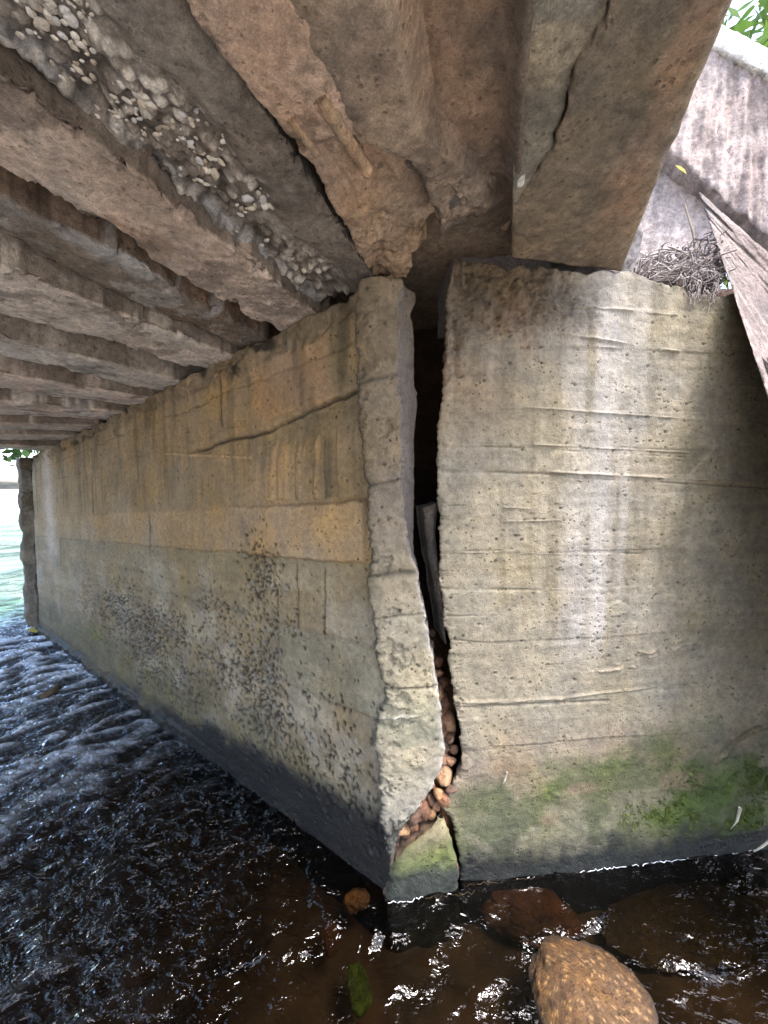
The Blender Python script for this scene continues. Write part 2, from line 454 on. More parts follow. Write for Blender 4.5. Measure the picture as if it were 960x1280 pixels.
def left_wall():
    us = np.concatenate([np.arange(500, 120, -1.25), np.arange(120, 36, -0.7)])
    s = np.array([LW.hit(u, 700)[0] for u in us]); s = s - s[0] - 0.02
    s = s / s[-1] * 3.95 - 0.02
    q = np.linspace(-0.35, 1.0, 470)                    # runs from below water to bearing level
    S, Q = np.meshgrid(s, q)
    topn = 0.012 * fbm(S * 9, 2.0, 0, 4)
    Zr = np.where(Q < 0, Q, Q * (1.93 + 0 * S))         # zr: height before the fall along the wall is applied
    Z = np.where(Q < 0, Q, Q * (LEFT_TOP(S) - 0.004 + topn))
    zr = np.where(Q < 0, Q, Q * 1.935)
    h = np.zeros_like(S); base = lin(142, 128, 102)
    col = np.broadcast_to(base, S.shape + (3,)).copy()
    big = fbm(S * 1.7, zr * 1.7, 0, 4); med = fbm(S * 6, zr * 6, 3, 4); fine = fbm(S * 22, zr * 22, 5, 3)
    vstreak = fbm(S * 26, zr * 2.2, 2, 3); hstreak = fbm(S * 2.2, zr * 30, 8, 3)
    # courses of boards
    lines = [0.30, 0.56, 0.80, 1.07, 1.275, 1.62, 1.78]
    wob = 0.002 * fbm(S * 3, 1.0, 0, 3)
    for i, zl in enumerate(lines):
        d = zr - zl - wob
        vis = 0.4 + 0.6 * sstep(-0.3, 0.3, fbm(S * 2.5 + i * 9, i * 3.0, 0, 3))
        g = np.exp(-(d / 0.005) ** 2) * vis
        h -= 0.006 * g; col = mixc(col, lin(52, 44, 36), 0.75 * g)
        off = 0.0035 * ((i * 37 % 11) / 5 - 1)
        h += off * sstep(-0.003, 0.003, d)
    # ochre upper tones, grey-olive low tones
    ochre = sstep(1.02, 1.2, zr) * (0.55 + 0.5 * big)
    col = mixc(col, lin(164, 136, 100), 0.95 * ochre)
    band = sstep(1.06, 1.075, zr + wob) * sstep(1.285, 1.27, zr + wob)
    col = mixc(col, lin(176, 147, 110), band * 0.65)
    low = sstep(1.1, 0.9, zr)
    col = mixc(col, lin(148, 132, 104), low * 0.85)
    col = mixc(col, lin(170, 165, 150), low * 0.35 * sstep(0.1, 0.6, med))
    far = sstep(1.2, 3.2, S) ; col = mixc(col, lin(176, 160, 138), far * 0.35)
    # orange patch and grey stained panel near the corner under the beams
    patch = sstep(0.20, 0.24, S + 0.02 * med) * sstep(0.66, 0.60, S + 0.03 * med) * sstep(1.60, 1.64, zr + 0.01 * med) * sstep(1.86, 1.83, zr + 0.02 * med)
    col = mixc(col, lin(172, 138, 108), 0.6 * patch); h += 0.004 * patch
    col = mixc(col, lin(92, 86, 68), 0.6 * sstep(0.22, 0.16, S) * sstep(1.62, 1.68, zr) * sstep(-0.4, 0.3, vstreak))
    # crumbly bearing edge at top
    crumb = sstep(1.82, 1.88, zr + 0.05 * med)
    h += crumb * (0.02 * med + 0.012 * fine); col = mixc(col, lin(118, 106, 90), 0.7 * crumb)
    col = mixc(col, lin(58, 50, 42), crumb * sstep(0.2, 0.6, fbm(S * 14, zr * 14, 9, 3)))
    # dark diagonal groove that rises to the corner
    zg = 1.565 + 0.055 * sstep(0.65, 0.15, S)
    d = zr - zg - wob
    g = np.exp(-(d / 0.007) ** 2) * sstep(1.3, 1.0, S)
    h -= 0.016 * g; col = mixc(col, lin(38, 32, 25), 0.9 * g)
    under = sstep(0.0, -0.02, d) * sstep(-0.16, -0.03, d) * sstep(0.75, 0.45, S)
    h -= under * (0.012 + 0.01 * med); col = mixc(col, lin(104, 96, 72), 0.6 * under)
    # vertical board fragments between groove and raised band
    for uu, hw, dep in ((341, .018, .010), (354, .030, .012), (372, .012, .008), (395, .010, .010), (412, .03, -.006)):
        s0 = LW.hit(uu, 580)[0]
        d2 = S - s0 - 0.01 * (zr - 1.3) + 0.006 * fbm(zr * 9, uu, 0, 2)
        win = sstep(1.285, 1.30, zr) * sstep(1.54, 1.50, zr + 0.02 * med)
        e = sstep(hw, hw - 0.006, np.abs(d2)) * win
        h += dep * e; col = mixc(col, lin(176, 142, 96) if dep > 0.009 else lin(96, 84, 62), 0.6 * e)
        ed = np.exp(-((d2 - hw) / 0.004) ** 2) * win
        col = mixc(col, lin(56, 50, 38), 0.7 * ed); h -= 0.005 * ed
    # thin wooden splinter line
    p1, p2 = LW.hit(205, 567), LW.hit(312, 572)
    d, _ = segd(S, Z, p1[0], p1[1], p2[0], p2[1]); e = np.exp(-(d / 0.006) ** 2)
    h += 0.01 * e; col = mixc(col, lin(200, 170, 130), 0.7 * e)
    # raised board band: stands proud, squared end just short of the broken corner
    bandm = sstep(1.068, 1.073, zr + 0.5 * wob) * sstep(1.276, 1.268, zr + 0.5 * wob) * sstep(0.055, 0.062, S) * sstep(0.95, 0.5, S)
    h += 0.02 * bandm
    # rows below: vertical joints
    for uu in (345, 372, 405):
        s0 = LW.hit(uu, 760)[0]
        d2 = S - s0 + 0.008 * fbm(zr * 12, uu, 0, 3)
        e = np.exp(-(d2 / 0.006) ** 2) * sstep(0.78, 0.82, zr) * sstep(1.06, 1.03, zr)
        h -= 0.006 * e; col = mixc(col, lin(70, 64, 54), 0.6 * e)
    for s0, za, zb in ((2.45, 1.27, 1.62), (0.86, 1.62, 1.9), (1.6, 1.0, 1.27), (3.2, 0.8, 1.07)):
        e = np.exp(-((S - s0 + 0.01 * fine) / 0.008) ** 2) * sstep(za, za + 0.02, zr) * sstep(zb, zb - 0.02, zr)
        h -= 0.006 * e; col = mixc(col, lin(60, 52, 42), 0.75 * e)
    smooth = sstep(0.52, 0.48, S + 0.01 * med) * sstep(0.56, 0.57, zr) * sstep(0.80, 0.79, zr)
    h += 0.006 * smooth; col = mixc(col, lin(138, 132, 110), 0.7 * smooth)
    # honeycombed, pitted zones
    def blob(uc, vc, us_, vs_, amp):
        a, z0 = LW.hit(uc, vc); a2 = abs(LW.hit(uc - us_, vc)[0] - a); z2 = abs(LW.hit(uc, vc + vs_)[1] - z0)
        return amp * np.exp(-((S - a) / a2) ** 2 - ((Z - z0) / z2) ** 2)
    hc = blob(325, 715, 22, 45, 1.0) + blob(300, 765, 50, 18, .9) + blob(325, 850, 18, 70, 1.1) + blob(270, 850, 80, 45, .8) + blob(190, 800, 50, 45, .9) + blob(150, 775, 40, 30, .9) + blob(410, 980, 60, 30, .6)
    hc = hc * (0.35 + 0.9 * sstep(-0.35, 0.35, fbm(S * 5, zr * 5, 41, 4)))
    hc = np.clip(hc, 0, 1.2)
    w, rid = worley(S * 62, zr * 62, 5)
    cells = sstep(0.62, 0.35, w) * (rid < np.clip(hc * 0.8 + 0.35 * med * hc, 0, 0.9))
    h -= 0.012 * cells; col = mixc(col, lin(46, 43, 40), 0.85 * cells)
    w2, rid2 = worley(S * 34, zr * 34, 9)
    peb = sstep(0.55, 0.3, w2) * (rid2 < 0.4 * hc); h += 0.005 * peb; col = mixc(col, lin(150, 146, 136), 0.5 * peb)
    # scattered bug holes
    w, rid = worley(S * 30, zr * 30, 15); e = sstep(0.16, 0.08, w) * (rid < 0.12)
    h -= 0.006 * e; col = mixc(col, lin(50, 44, 36), 0.8 * e)
    # streaks, grain
    h += 0.0012 * hstreak * low + 0.0012 * vstreak * (1 - low) + 0.004 * big + 0.002 * med + 0.0012 * fine
    col = mixc(col, lin(88, 76, 56), 0.42 * sstep(0.2, 0.7, vstreak) * sstep(1.2, 1.5, zr))
    col = mixc(col, lin(180, 150, 112), 0.35 * sstep(0.2, 0.7, -vstreak) * sstep(1.05, 1.2, zr))
    col *= (1 + 0.13 * med + 0.1 * hstreak * low)[..., None]
    # white lime run beside the far pier
    col = mixc(col, lin(216, 200, 188), 0.7 * np.exp(-((S - 3.45 - 0.05 * fbm(zr * 4, 1, 0, 2)) / 0.14) ** 2) * sstep(0.5, 1.2, zr))
    # moss and wet splash line
    col = mixc(col, lin(98, 110, 52), 0.75 * np.exp(-((S - 2.55) / 0.35) ** 2) * np.exp(-((zr - 0.27) / 0.10) ** 2) * sstep(-0.3, 0.4, med))
    wl = 0.08 + 0.14 * sstep(2.2, 0.2, S) + 0.05 * med + 0.02 * fine
    wet = sstep(wl + 0.06, wl - 0.05, zr)
    col = mixc(col, lin(84, 84, 62), 0.55 * sstep(0.5, 0.2, zr + 0.1 * med))
    col = mixc(col, lin(22, 24, 28), 0.95 * wet)
    # low kerb-like footing at the water line of the far half
    foot = sstep(0.075, 0.06, zr + 0.01 * med) * sstep(1.0, 1.6, S)
    h += (0.03 + 0.012 * fine) * foot
    P = LW.pt(S, Z, h)
    col *= 0.80
    return slab_mesh('wall_face', P, -LN * 0.13, col, wet * 0.8, rows=5, side_col=lin(100, 92, 86))
mk('wall_face', left_wall(), M_WALL, ab)

# pier at the far end, standing a little proud of the wall with a dark open joint
def far_pier():
    n, m = 14, 90
    s_ = np.linspace(3.985, 4.17, n); z_ = np.linspace(-0.3, 1.60, m)
    S, Z = np.meshgrid(s_, z_)
    h = 0.05 + 0.02 * fbm(S * 12, Z * 9, 1, 4)
    gap = sstep(4.06, 4.03, S) * (fbm(1.0, Z * 5, 4, 3) > -0.35)
    h = h - 0.05 * gap
    c = np.broadcast_to(lin(112, 104, 92), S.shape + (3,)) * (1 + 0.4 * fbm(S * 14, Z * 14, 2, 4))[..., None]
    return slab_mesh('pier', LW.pt(S, Z, h), -LN * 0.4, c, sstep(0.3, 0.1, Z) * .6, rows=4, rough=0.012)
tag(mk('end_pier', far_pier(), M_BROKEN, ab), 'rough dark pier closing the far end of the abutment')

# ------------------------------------------------------------------ broken facing strip between corner and crack
def bend(a, z, h):
    """coordinate along the wing-wall plane that folds round the corner onto the abutment face"""
    a0 = (LW.p - RW.p) @ RW.d - 0.0
    P1 = RW.pt(a, z, h); s = -(a - a0)
    P2 = LW.pt(s, z, h + 0.012)
    w = 0.55 * sstep(a0 + 0.01, a0 - 0.10, a)[..., None]
    return P1 * (1 - w) + P2 * w

STRIP_R = [(502, 352), (498, 380), (497, 450), (500, 520), (500, 580), (503, 640), (512, 690), (521, 715), (529, 760), (537, 810), (545, 850), (550, 890), (554, 930), (551, 955), (536, 983), (517, 1010), (502, 1033), (493, 1050), (489, 1062)]
STRIP_L = [(447, 352), (446, 400), (447, 480), (454, 560), (461, 640), (465, 700), (462, 770), (474, 830), (479, 860), (477, 890), (470, 930), (472, 980), (480, 1020), (486, 1050), (488, 1062)]
def plane_pts(pts): return [tuple(RW.hit(u, v)) for u, v in pts]
def strip():
    Rp, Lp = plane_pts(STRIP_R), plane_pts(STRIP_L)
    zt, zb = 1.915, Rp[-1][1]
    nz, na = 520, 46
    z = np.linspace(zb, zt, nz)
    er = curve(Rp, z) + 0.005 * fbm(z * 20, 1.0, 0, 5, 0.65) + 0.003 * fbm(z * 90, 4.0, 0, 2)
    el = curve(Lp, z) + 0.018 * fbm(z * 9, 7.0, 0, 6, 0.66) + 0.006 * fbm(z * 60, 2.0, 0, 3, 0.7)
    er = np.maximum(er, el + 0.006)
    t = np.linspace(0, 1, na)[None, :]
    A = el[:, None] * (1 - t) + er[:, None] * t; Z = np.repeat(z[:, None], na, 1)
    edge_l = (A - el[:, None]); edge_r = er[:, None] - A
    med = fbm(A * 9, Z * 9, 1, 4); fine = fbm(A * 36, Z * 36, 2, 3)
    h = 0.018 + 0.004 * med + 0.0035 * fine - 0.008 * sstep(0.3, 0.42, fbm(A * 14, Z * 14, 27, 6, 0.68))
    rough = sstep(1.5, 1.7, Z); h += rough * (0.007 * fbm(A * 20, Z * 20, 4, 4))
    h -= 0.010 * np.exp(-edge_l / 0.004) + 0.006 * np.exp(-edge_r / 0.003)
    col = np.broadcast_to(lin(140, 124, 102), A.shape + (3,)).copy()
    col = mixc(col, lin(166, 156, 132), sstep(1.25, 0.85, Z + 0.1 * med))
    col = mixc(col, lin(168, 164, 152), 0.5 * sstep(0.55, 0.25, Z + 0.1 * med))
    col = mixc(col, lin(112, 96, 74), 0.6 * rough * sstep(-0.2, 0.5, med))
    col = mixc(col, lin(138, 146, 118), 0.4 * sstep(0.75, 0.5, Z) * sstep(0, 0.5, fbm(A * 5, Z * 5, 8, 3)))
    for (u1, v1, u2, v2, wd, dp) in ((458, 722, 522, 712, .006, .008), (478, 860, 546, 852, .004, .006), (475, 897, 520, 890, .004, -.005), (456, 610, 500, 600, .004, .004), (449, 480, 498, 470, .006, .005), (460, 770, 530, 765, .003, .003)):
        p1, p2 = RW.hit(u1, v1), RW.hit(u2, v2); d, _ = segd(A, Z + 0.006 * med, *p1, *p2)
        e = np.exp(-(d / wd) ** 2); h -= dp * e; col = mixc(col, lin(70, 64, 54) if dp > 0 else lin(196, 194, 180), 0.6 * e)
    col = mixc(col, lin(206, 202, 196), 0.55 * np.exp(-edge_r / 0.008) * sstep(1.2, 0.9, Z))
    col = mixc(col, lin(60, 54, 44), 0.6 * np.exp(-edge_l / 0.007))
    w, rid = worley(A * 40, Z * 40, 4); e = sstep(0.2, 0.1, w) * (rid < .06); h -= 0.006 * e; col = mixc(col, lin(64, 56, 46), .7 * e)
    col *= (1 + 0.12 * med + 0.1 * fine)[..., None]
    wet = sstep(0.28, 0.2, Z + 0.03 * med); col = mixc(col, lin(40, 42, 40), 0.8 * wet)
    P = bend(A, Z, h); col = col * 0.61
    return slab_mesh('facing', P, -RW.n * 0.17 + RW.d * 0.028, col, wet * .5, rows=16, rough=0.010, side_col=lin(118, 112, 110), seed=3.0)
st = tag(mk('broken_facing', strip(), M_WALL, ab), 'narrow grey facing strip split off beside the open crack')

# ------------------------------------------------------------------ wing wall (right of the crack)
ww = thing('wing_wall', 'pale cracked wing wall with green moss above the water', 'wall', RW.pt(0.5, 0.0))
BLOCK_L = [(571, 322), (563, 340), (559, 380), (556, 430), (552, 500), (546, 555), (546, 590), (549, 640), (549, 690), (551, 740), (557, 785), (562, 800), (563, 840), (569, 880), (573, 905), (577, 935), (573, 965), (562, 990), (553, 1012), (560, 1018), (566, 1035), (572, 1060), (575, 1085), (577, 1108), (578, 1120), (580, 1200)]
def wing():
    Lp = plane_pts(BLOCK_L)
    na, nz = 380, 800
    z = np.concatenate([np.linspace(-0.35, -0.03, 12), np.linspace(-0.025, 1.985, nz)])
    el = curve(Lp, z) + 0.007 * fbm(z * 24, 3.0, 0, 5, 0.65) + 0.005 * np.abs(fbm(z * 70, 6.0, 0, 3, 0.7))
    zt = np.linspace(0, 1, na)
    aR = 1.9
    t = zt ** 1.1
    A = el[:, None] * (1 - t[None]) + aR * t[None]
    tz = sstep(1.2, 1.985, z)[:, None]
    topn = 0.022 * fbm(A * 11, 1.0, 0, 4) + 0.012 * sstep(0.0, -0.08, A) - 0.05 * sstep(0.45, 0.7, A)
    Z = np.repeat(z[:, None], na, 1) + tz * topn
    edge = A - el[:, None]
    big = fbm(A * 2.2, Z * 2.2, 0, 4); med = fbm(A * 8, Z * 8, 3, 4); fine = fbm(A * 34, Z * 34, 5, 3)
    hst = fbm(A * 2.5, Z * 34, 8, 3); vst = fbm(A * 24, Z * 1.8, 4, 3)
    h = 0.004 * big + 0.002 * med + 0.0016 * fine + 0.001 * hst
    col = np.broadcast_to(lin(166, 155, 132), A.shape + (3,)).copy()
    col = mixc(col, lin(150, 136, 108), 0.6 * sstep(0.0, 0.6, big))
    col = mixc(col, lin(180, 172, 152), 0.4 * sstep(0.1, 0.7, -med))
    # crumbly brown upper left corner
    p0 = RW.hit(600, 350)
    crum = np.clip(sstep(1.70, 1.86, Z + 0.06 * med) * sstep(0.5, 0.2, A + 0.10 * med) + sstep(0.07, 0.02, edge + 0.02 * med) * sstep(1.55, 1.75, Z), 0, 1)
    ck = fbm(A * 24, Z * 24, 11, 6, 0.68)
    h += crum * (0.018 * ck - 0.008); col = mixc(col, lin(108, 90, 70), 0.9 * crum)
    col = mixc(col, lin(66, 56, 42), 0.7 * crum * sstep(0.35, 0.6, np.abs(fbm(A * 15, Z * 15, 14, 3)) * -1 + 0.6))
    # rust-orange seep under it
    pc = RW.hit(665, 415)
    rust = np.exp(-((A - pc[0]) / 0.16) ** 2 - ((Z - pc[1]) / 0.085) ** 2) * (0.7 + 0.6 * med)
    rust += 0.7 * np.exp(-((A + 0.03) / 0.14) ** 2 - ((Z - 1.62) / 0.15) ** 2)
    col = mixc(col, lin(152, 120, 90), 0.75 * np.clip(rust, 0, 1))
    # board joints: thin fins and grooves, (u1,v1,u2,v2, width, height)
    J = [(668, 377, 845, 394, .0045, .008), (648, 408, 848, 440, .006, .010), (700, 428, 850, 444, .004, .008), (655, 509, 960, 531, .0035, .006), (562, 512, 655, 512, .003, -.003),
         (600, 552, 860, 566, .0035, .008), (600, 557, 860, 572, .003, -.006), (548, 588, 720, 594, .006, -.007), (690, 590, 975, 605, .005, .011), (690, 596, 975, 611, .004, -.008),
         (552, 690, 640, 687, .004, -.004), (548, 736, 700, 738, .006, -.007), (730, 690, 800, 692, .004, -.005), (560, 690, 740, 693, .003, .003),
         (566, 878, 700, 873, .006, .012), (700, 873, 822, 858, .005, .010), (566, 884, 760, 876, .006, -.008), (573, 935, 690, 930, .003, -.004), (560, 770, 640, 768, .003, -.004), (565, 800, 650, 806, .004, -.005),
         (630, 634, 664, 636, .003, .006), (625, 652, 700, 650, .003, .005), (560, 632, 585, 632, .002, -.005), (640, 660, 660, 658, .003, .005)]
    for i, (u1, v1, u2, v2, wd, hh) in enumerate(J):
        x1, y1 = RW.hit(u1, v1); x2, y2 = RW.hit(u2, v2)
        d, tt = segd(A, Z + 0.0010 * fbm(A * 16, i * 5.0, 0, 3), x1, y1, x2, y2)
        br = 0.12 + 0.88 * sstep(-0.4, 0.35, fbm(A * 9, i * 7.0, 0, 4))
        e = np.exp(-(d / (0.7 * wd)) ** 2) * br
        h += 0.75 * hh * e
        col = mixc(col, lin(184, 174, 152) if hh > 0 else lin(104, 94, 76), 0.28 * e)
    # each course sits a hair in or out
    for i, v in enumerate((377, 430, 510, 558, 592, 690, 738, 800, 876, 932)):
        zl = RW.hit(640, v)[1] - 0.02 * A * 0
        h += 0.0025 * (1 if i % 2 else -1) * sstep(-0.004, 0.004, Z - zl - 0.004 * fbm(A * 5, i, 0, 2))
    # diagonal scratches
    for (u1, v1, u2, v2) in ((760, 838, 880, 798), (770, 830, 850, 800), (800, 815, 870, 812), (740, 840, 800, 832), (820, 800, 845, 785)):
        d, _ = segd(A, Z + 0.004 * fine, *RW.hit(u1, v1), *RW.hit(u2, v2)); e = np.exp(-(d / 0.004) ** 2) * sstep(-.4, .2, fine)
        h += 0.005 * e; col = mixc(col, lin(196, 178, 150), 0.6 * e)
    # faint vertical trowel runs and a chalky lime run
    lim = np.exp(-((A - 0.42 - 0.05 * fbm(Z * 3, 2, 0, 2)) / 0.13) ** 2) * sstep(0.65, 0.9, Z) * (0.6 + 0.5 * vst)
    col = mixc(col, lin(208, 203, 199), 0.85 * np.clip(lim, 0, 1))
    col = mixc(col, lin(186, 172, 148), 0.35 * sstep(0.25, 0.7, vst) * sstep(0.7, 1.1, Z))
    col = mixc(col, lin(120, 108, 84), 0.30 * sstep(0.25, 0.7, -vst) * sstep(0.7, 1.1, Z))
    # olive-brown tint and the leaning slab's shade painted on the right-hand part
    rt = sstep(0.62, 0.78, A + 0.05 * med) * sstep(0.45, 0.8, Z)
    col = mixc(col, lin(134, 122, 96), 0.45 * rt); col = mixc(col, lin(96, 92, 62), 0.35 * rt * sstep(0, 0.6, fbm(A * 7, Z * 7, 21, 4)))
    for (u, v, ru, rv) in ((845, 625, 12, 26), (893, 560, 7, 7), (770, 760, 14, 8), (885, 640, 10, 14)):
        c0 = RW.hit(u, v); ra = abs(RW.hit(u + ru, v)[0] - c0[0]); rz = abs(RW.hit(u, v + rv)[1] - c0[1])
        e = sstep(1.2, 0.7, np.hypot((A - c0[0]) / ra, (Z - c0[1]) / rz) + 0.4 * med)
        col = mixc(col, lin(178, 168, 142), 0.65 * e); h += 0.004 * e
    d, _ = segd(A, Z, *RW.hit(858, 598), *RW.hit(893, 560)); col = mixc(col, lin(176, 166, 140), 0.6 * np.exp(-(d / .006) ** 2))
    # bug holes
    for sc_, th, lim_, sd in ((22, .13, .22, 4), (52, .17, .20, 7)):
        w, rid = worley(A * sc_, Z * sc_, sd); e = sstep(th, th * .5, w) * (rid < lim_ * (0.6 + 0.7 * big))
        h -= 0.005 * e; col = mixc(col, lin(92, 82, 64), 0.7 * e)
    # chipped crack edge
    h -= 0.006 * np.exp(-edge / 0.003) + 0.010 * np.exp(-edge / 0.018) * sstep(0.05, .3, fbm(A * 26, Z * 26, 17, 4))
    # lower zone: pinkish scour, algae green, black-blue wet band
    sc = sstep(0.55, 0.35, Z + 0.06 * med)
    col = mixc(col, lin(166, 138, 112), 0.55 * sc * sstep(0.18, 0.36, Z))
    gz = 0.37 + 0.10 * sstep(0.1, 0.9, A) + 0.06 * med + 0.05 * fbm(A * 3, Z * 3, 31, 3)
    alg = sstep(gz + 0.07, gz - 0.10, Z) * (0.55 + 0.6 * sstep(-0.4, 0.4, fbm(A * 9, Z * 9, 33, 4)))
    col = mixc(col, lin(94, 102, 62), 0.85 * np.clip(alg, 0, 1))
    for (u, v, ru, rv, am) in ((885, 985, 45, 32, 1.0), (845, 1020, 40, 22, .9), (940, 970, 30, 20, .8), (930, 1030, 40, 18, .9), (690, 985, 25, 20, .5), (760, 960, 40, 14, .4)):
        c0 = RW.hit(u, v); ra = abs(RW.hit(u + ru, v)[0] - c0[0]); rz = abs(RW.hit(u, v + rv)[1] - c0[1])
        e = am * sstep(1.35, 0.5, np.hypot((A - c0[0]) / ra, (Z - c0[1]) / rz) + 0.45 * med + 0.2 * fine)
        col = mixc(col, lin(84, 106, 38), 0.85 * e); h += 0.006 * e * (1 + fine)
    for (u, v, ru, rv) in ((725, 985, 22, 8), (685, 1025, 14, 9), (650, 960, 40, 10), (850, 975, 30, 10), (880, 1050, 10, 9)):
        c0 = RW.hit(u, v); ra = abs(RW.hit(u + ru, v)[0] - c0[0]); rz = abs(RW.hit(u, v + rv)[1] - c0[1])
        e = sstep(1.3, 0.6, np.hypot((A - c0[0]) / ra, (Z - c0[1]) / rz) + 0.5 * med)
        col = mixc(col, lin(150, 128, 104), 0.6 * e)
    wl = 0.095 + 0.03 * med + 0.015 * vst + 0.02 * fine
    wet = sstep(wl + 0.05, wl - 0.05, Z)
    col = mixc(col, lin(34, 38, 42), 0.92 * wet)
    col *= (1 + 0.10 * med + 0.08 * fine + 0.10 * fbm(A * 3, Z * 70, 44, 3) * sstep(.5, .7, Z))[..., None]
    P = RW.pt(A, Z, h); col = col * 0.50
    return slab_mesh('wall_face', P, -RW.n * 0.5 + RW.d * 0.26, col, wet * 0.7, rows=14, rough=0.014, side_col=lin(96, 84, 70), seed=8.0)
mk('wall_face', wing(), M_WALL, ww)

# broken toe of the wing wall at the foot of the crack
def toe():
    zc = [RW.hit(u, v)[1] for u, v in ((550, 1025),)][0]
    Lp = plane_pts([(482, 1150), (483, 1120), (486, 1092), (495, 1072), (508, 1058), (528, 1042), (549, 1027)])
    Rp = plane_pts([(575, 1150), (574, 1108), (573, 1085), (569, 1062), (563, 1040), (560, 1030), (558, 1025)])
    z = np.linspace(-0.2, zc, 90); na = 46
    el = curve(Lp, z) + 0.005 * fbm(z * 26, 3.0, 0, 3); er = curve(Rp, z) - 0.004 + 0.004 * fbm(z * 50, 5.0, 0, 3)
    t = np.linspace(0, 1, na)[None]
    A = el[:, None] * (1 - t) + er[:, None] * t; Z = np.repeat(z[:, None], na, 1)
    med = fbm(A * 9, Z * 9, 5, 4); fine = fbm(A * 36, Z * 36, 7, 3)
    h = 0.02 + 0.006 * med + 0.003 * fine - 0.016 * np.exp(-(A - el[:, None]) / 0.008) - 0.01 * np.exp(-(er[:, None] - A) / 0.005) - 0.02 * np.exp(-(zc - Z) / 0.012)
    col = np.broadcast_to(lin(142, 132, 104), A.shape + (3,)).copy()
    col = mixc(col, lin(88, 102, 52), 0.75 * sstep(0.22, 0.12, Z + 0.05 * med))
    wet = sstep(0.13, 0.06, Z + 0.04 * med); col = mixc(col, lin(44, 48, 54), 0.85 * wet)
    col *= (1 + 0.15 * med + 0.1 * fine)[..., None]
    col *= 0.7
    return slab_mesh('toe', RW.pt(A, Z, h), -RW.n * 0.3, col, wet * 0.7, rows=8, rough=0.03, side_col=lin(104, 84, 66))
tag(mk('broken_toe', toe(), M_WALL, ww), 'broken mossy toe block at the foot of the crack')

# rubble packed inside the lower crack
def rock_mesh(name, seed, sub=3, amp=0.22, flat=(1, 1, 1), col=(0.3, 0.2, 0.12), freq=1.3, fine=0.05, wetf=None, colvar=0.25, facet=0.0, nf=7, fc=(0.72, 0.2)):
    nu, nv = 16 * sub, 9 * sub
    th = np.linspace(0, 2 * math.pi, nu, endpoint=False); ph = np.linspace(0.02, math.pi - 0.02, nv)
    T, Pp = np.meshgrid(th, ph)
    D = np.stack([np.cos(T) * np.sin(Pp), np.sin(T) * np.sin(Pp), np.cos(Pp)], -1)
    r = 1 + amp * fbm(D[..., 0] * freq + seed * 3.1, D[..., 1] * freq + seed, D[..., 2] * freq, 4) + fine * fbm(D[..., 0] * 7 + seed, D[..., 1] * 7, D[..., 2] * 7, 3)
    if facet:
        rr = np.random.default_rng(int(seed * 7) + 3)
        for _ in range(nf):
            n = rr.normal(size=3); n /= np.linalg.norm(n); c = fc[0] + fc[1] * rr.random()
            dt = (D * r[..., None]) @ n
            r = np.where(dt > c, r * (1 - facet * (1 - c / np.maximum(dt, c))), r)
    X = D * r[..., None] * np.asarray(flat)
    me = raw_mesh(name, X, grid_quads(nv, nu, wrap=True), ngons=[np.arange(nu)[::-1], np.arange(nu) + (nv - 1) * nu])
    cc = np.broadcast_to(np.asarray(col, np.float32), X.shape) * (1 + colvar * fbm(D[..., 0] * 3 + seed, D[..., 1] * 3, D[..., 2] * 3, 4))[..., None]
    set_attr(me, cc, None if wetf is None else np.full(X.shape[:2], wetf))
    return me
STONE_MESH = [rock_mesh('rubble_stone', k + 1, 1, 0.25, (1, 0.9, 0.85), c, facet=1.0, colvar=0.5, nf=14, fc=(0.55, 0.25)) for k, c in enumerate((lin(168, 120, 80), lin(128, 88, 62), lin(158, 120, 84), lin(104, 76, 58), lin(150, 108, 80)))]
def place(o, loc, sc, rot):
    o.location = tuple(np.asarray(loc) - np.array(o.parent.location)) if o.parent else tuple(loc)
    o.scale = sc if hasattr(sc, '__len__') else (sc, sc, sc); o.rotation_euler = rot
CR = [(558, 862, 12), (565, 876, 9), (556, 886, 11), (565, 897, 11), (559, 910, 12), (569, 918, 10), (562, 929, 12), (571, 940, 11), (561, 948, 11), (557, 962, 13), (568, 962, 10), (547, 976, 12), (559, 980, 13), (566, 990, 11), (540, 990, 11), (549, 997, 12), (557, 1004, 13), (532, 1001, 10), (541, 1009, 11), (549, 1018, 12), (524, 1013, 10), (534, 1022, 11), (541, 1029, 9), (517, 1024, 10), (526, 1034, 10), (509, 1034, 9), (517, 1043, 9), (503, 1043, 9), (509, 1052, 8), (497, 1053, 8), (551, 846, 11), (560, 850, 9), (552, 830, 10), (556, 815, 9), (550, 872, 9), (547, 960, 9), (573, 952, 9), (489, 1064, 7), (497, 1066, 7)]
for i, (u, v, rpx) in enumerate(CR):
    a, z = RW.hit(u, v); dep = (0.012 if v > 985 else 0.035) + 0.03 * random.random() + 0.10 * max(0, (960 - v) / 140)
    o = mk('rubble_stone', STONE_MESH[i % 5], M_STONE, ww)
    r = rpx / 480 * 1.22 * 1.05
    q_ = random.uniform(0.75, 1.3); place(o, RW.pt(a, z, -dep), (r * q_ * random.uniform(0.7, 1.3), r * q_, r * q_ * random.uniform(0.55, 1.2)), (random.uniform(0, 6), random.uniform(0, 6), random.uniform(0, 6)))

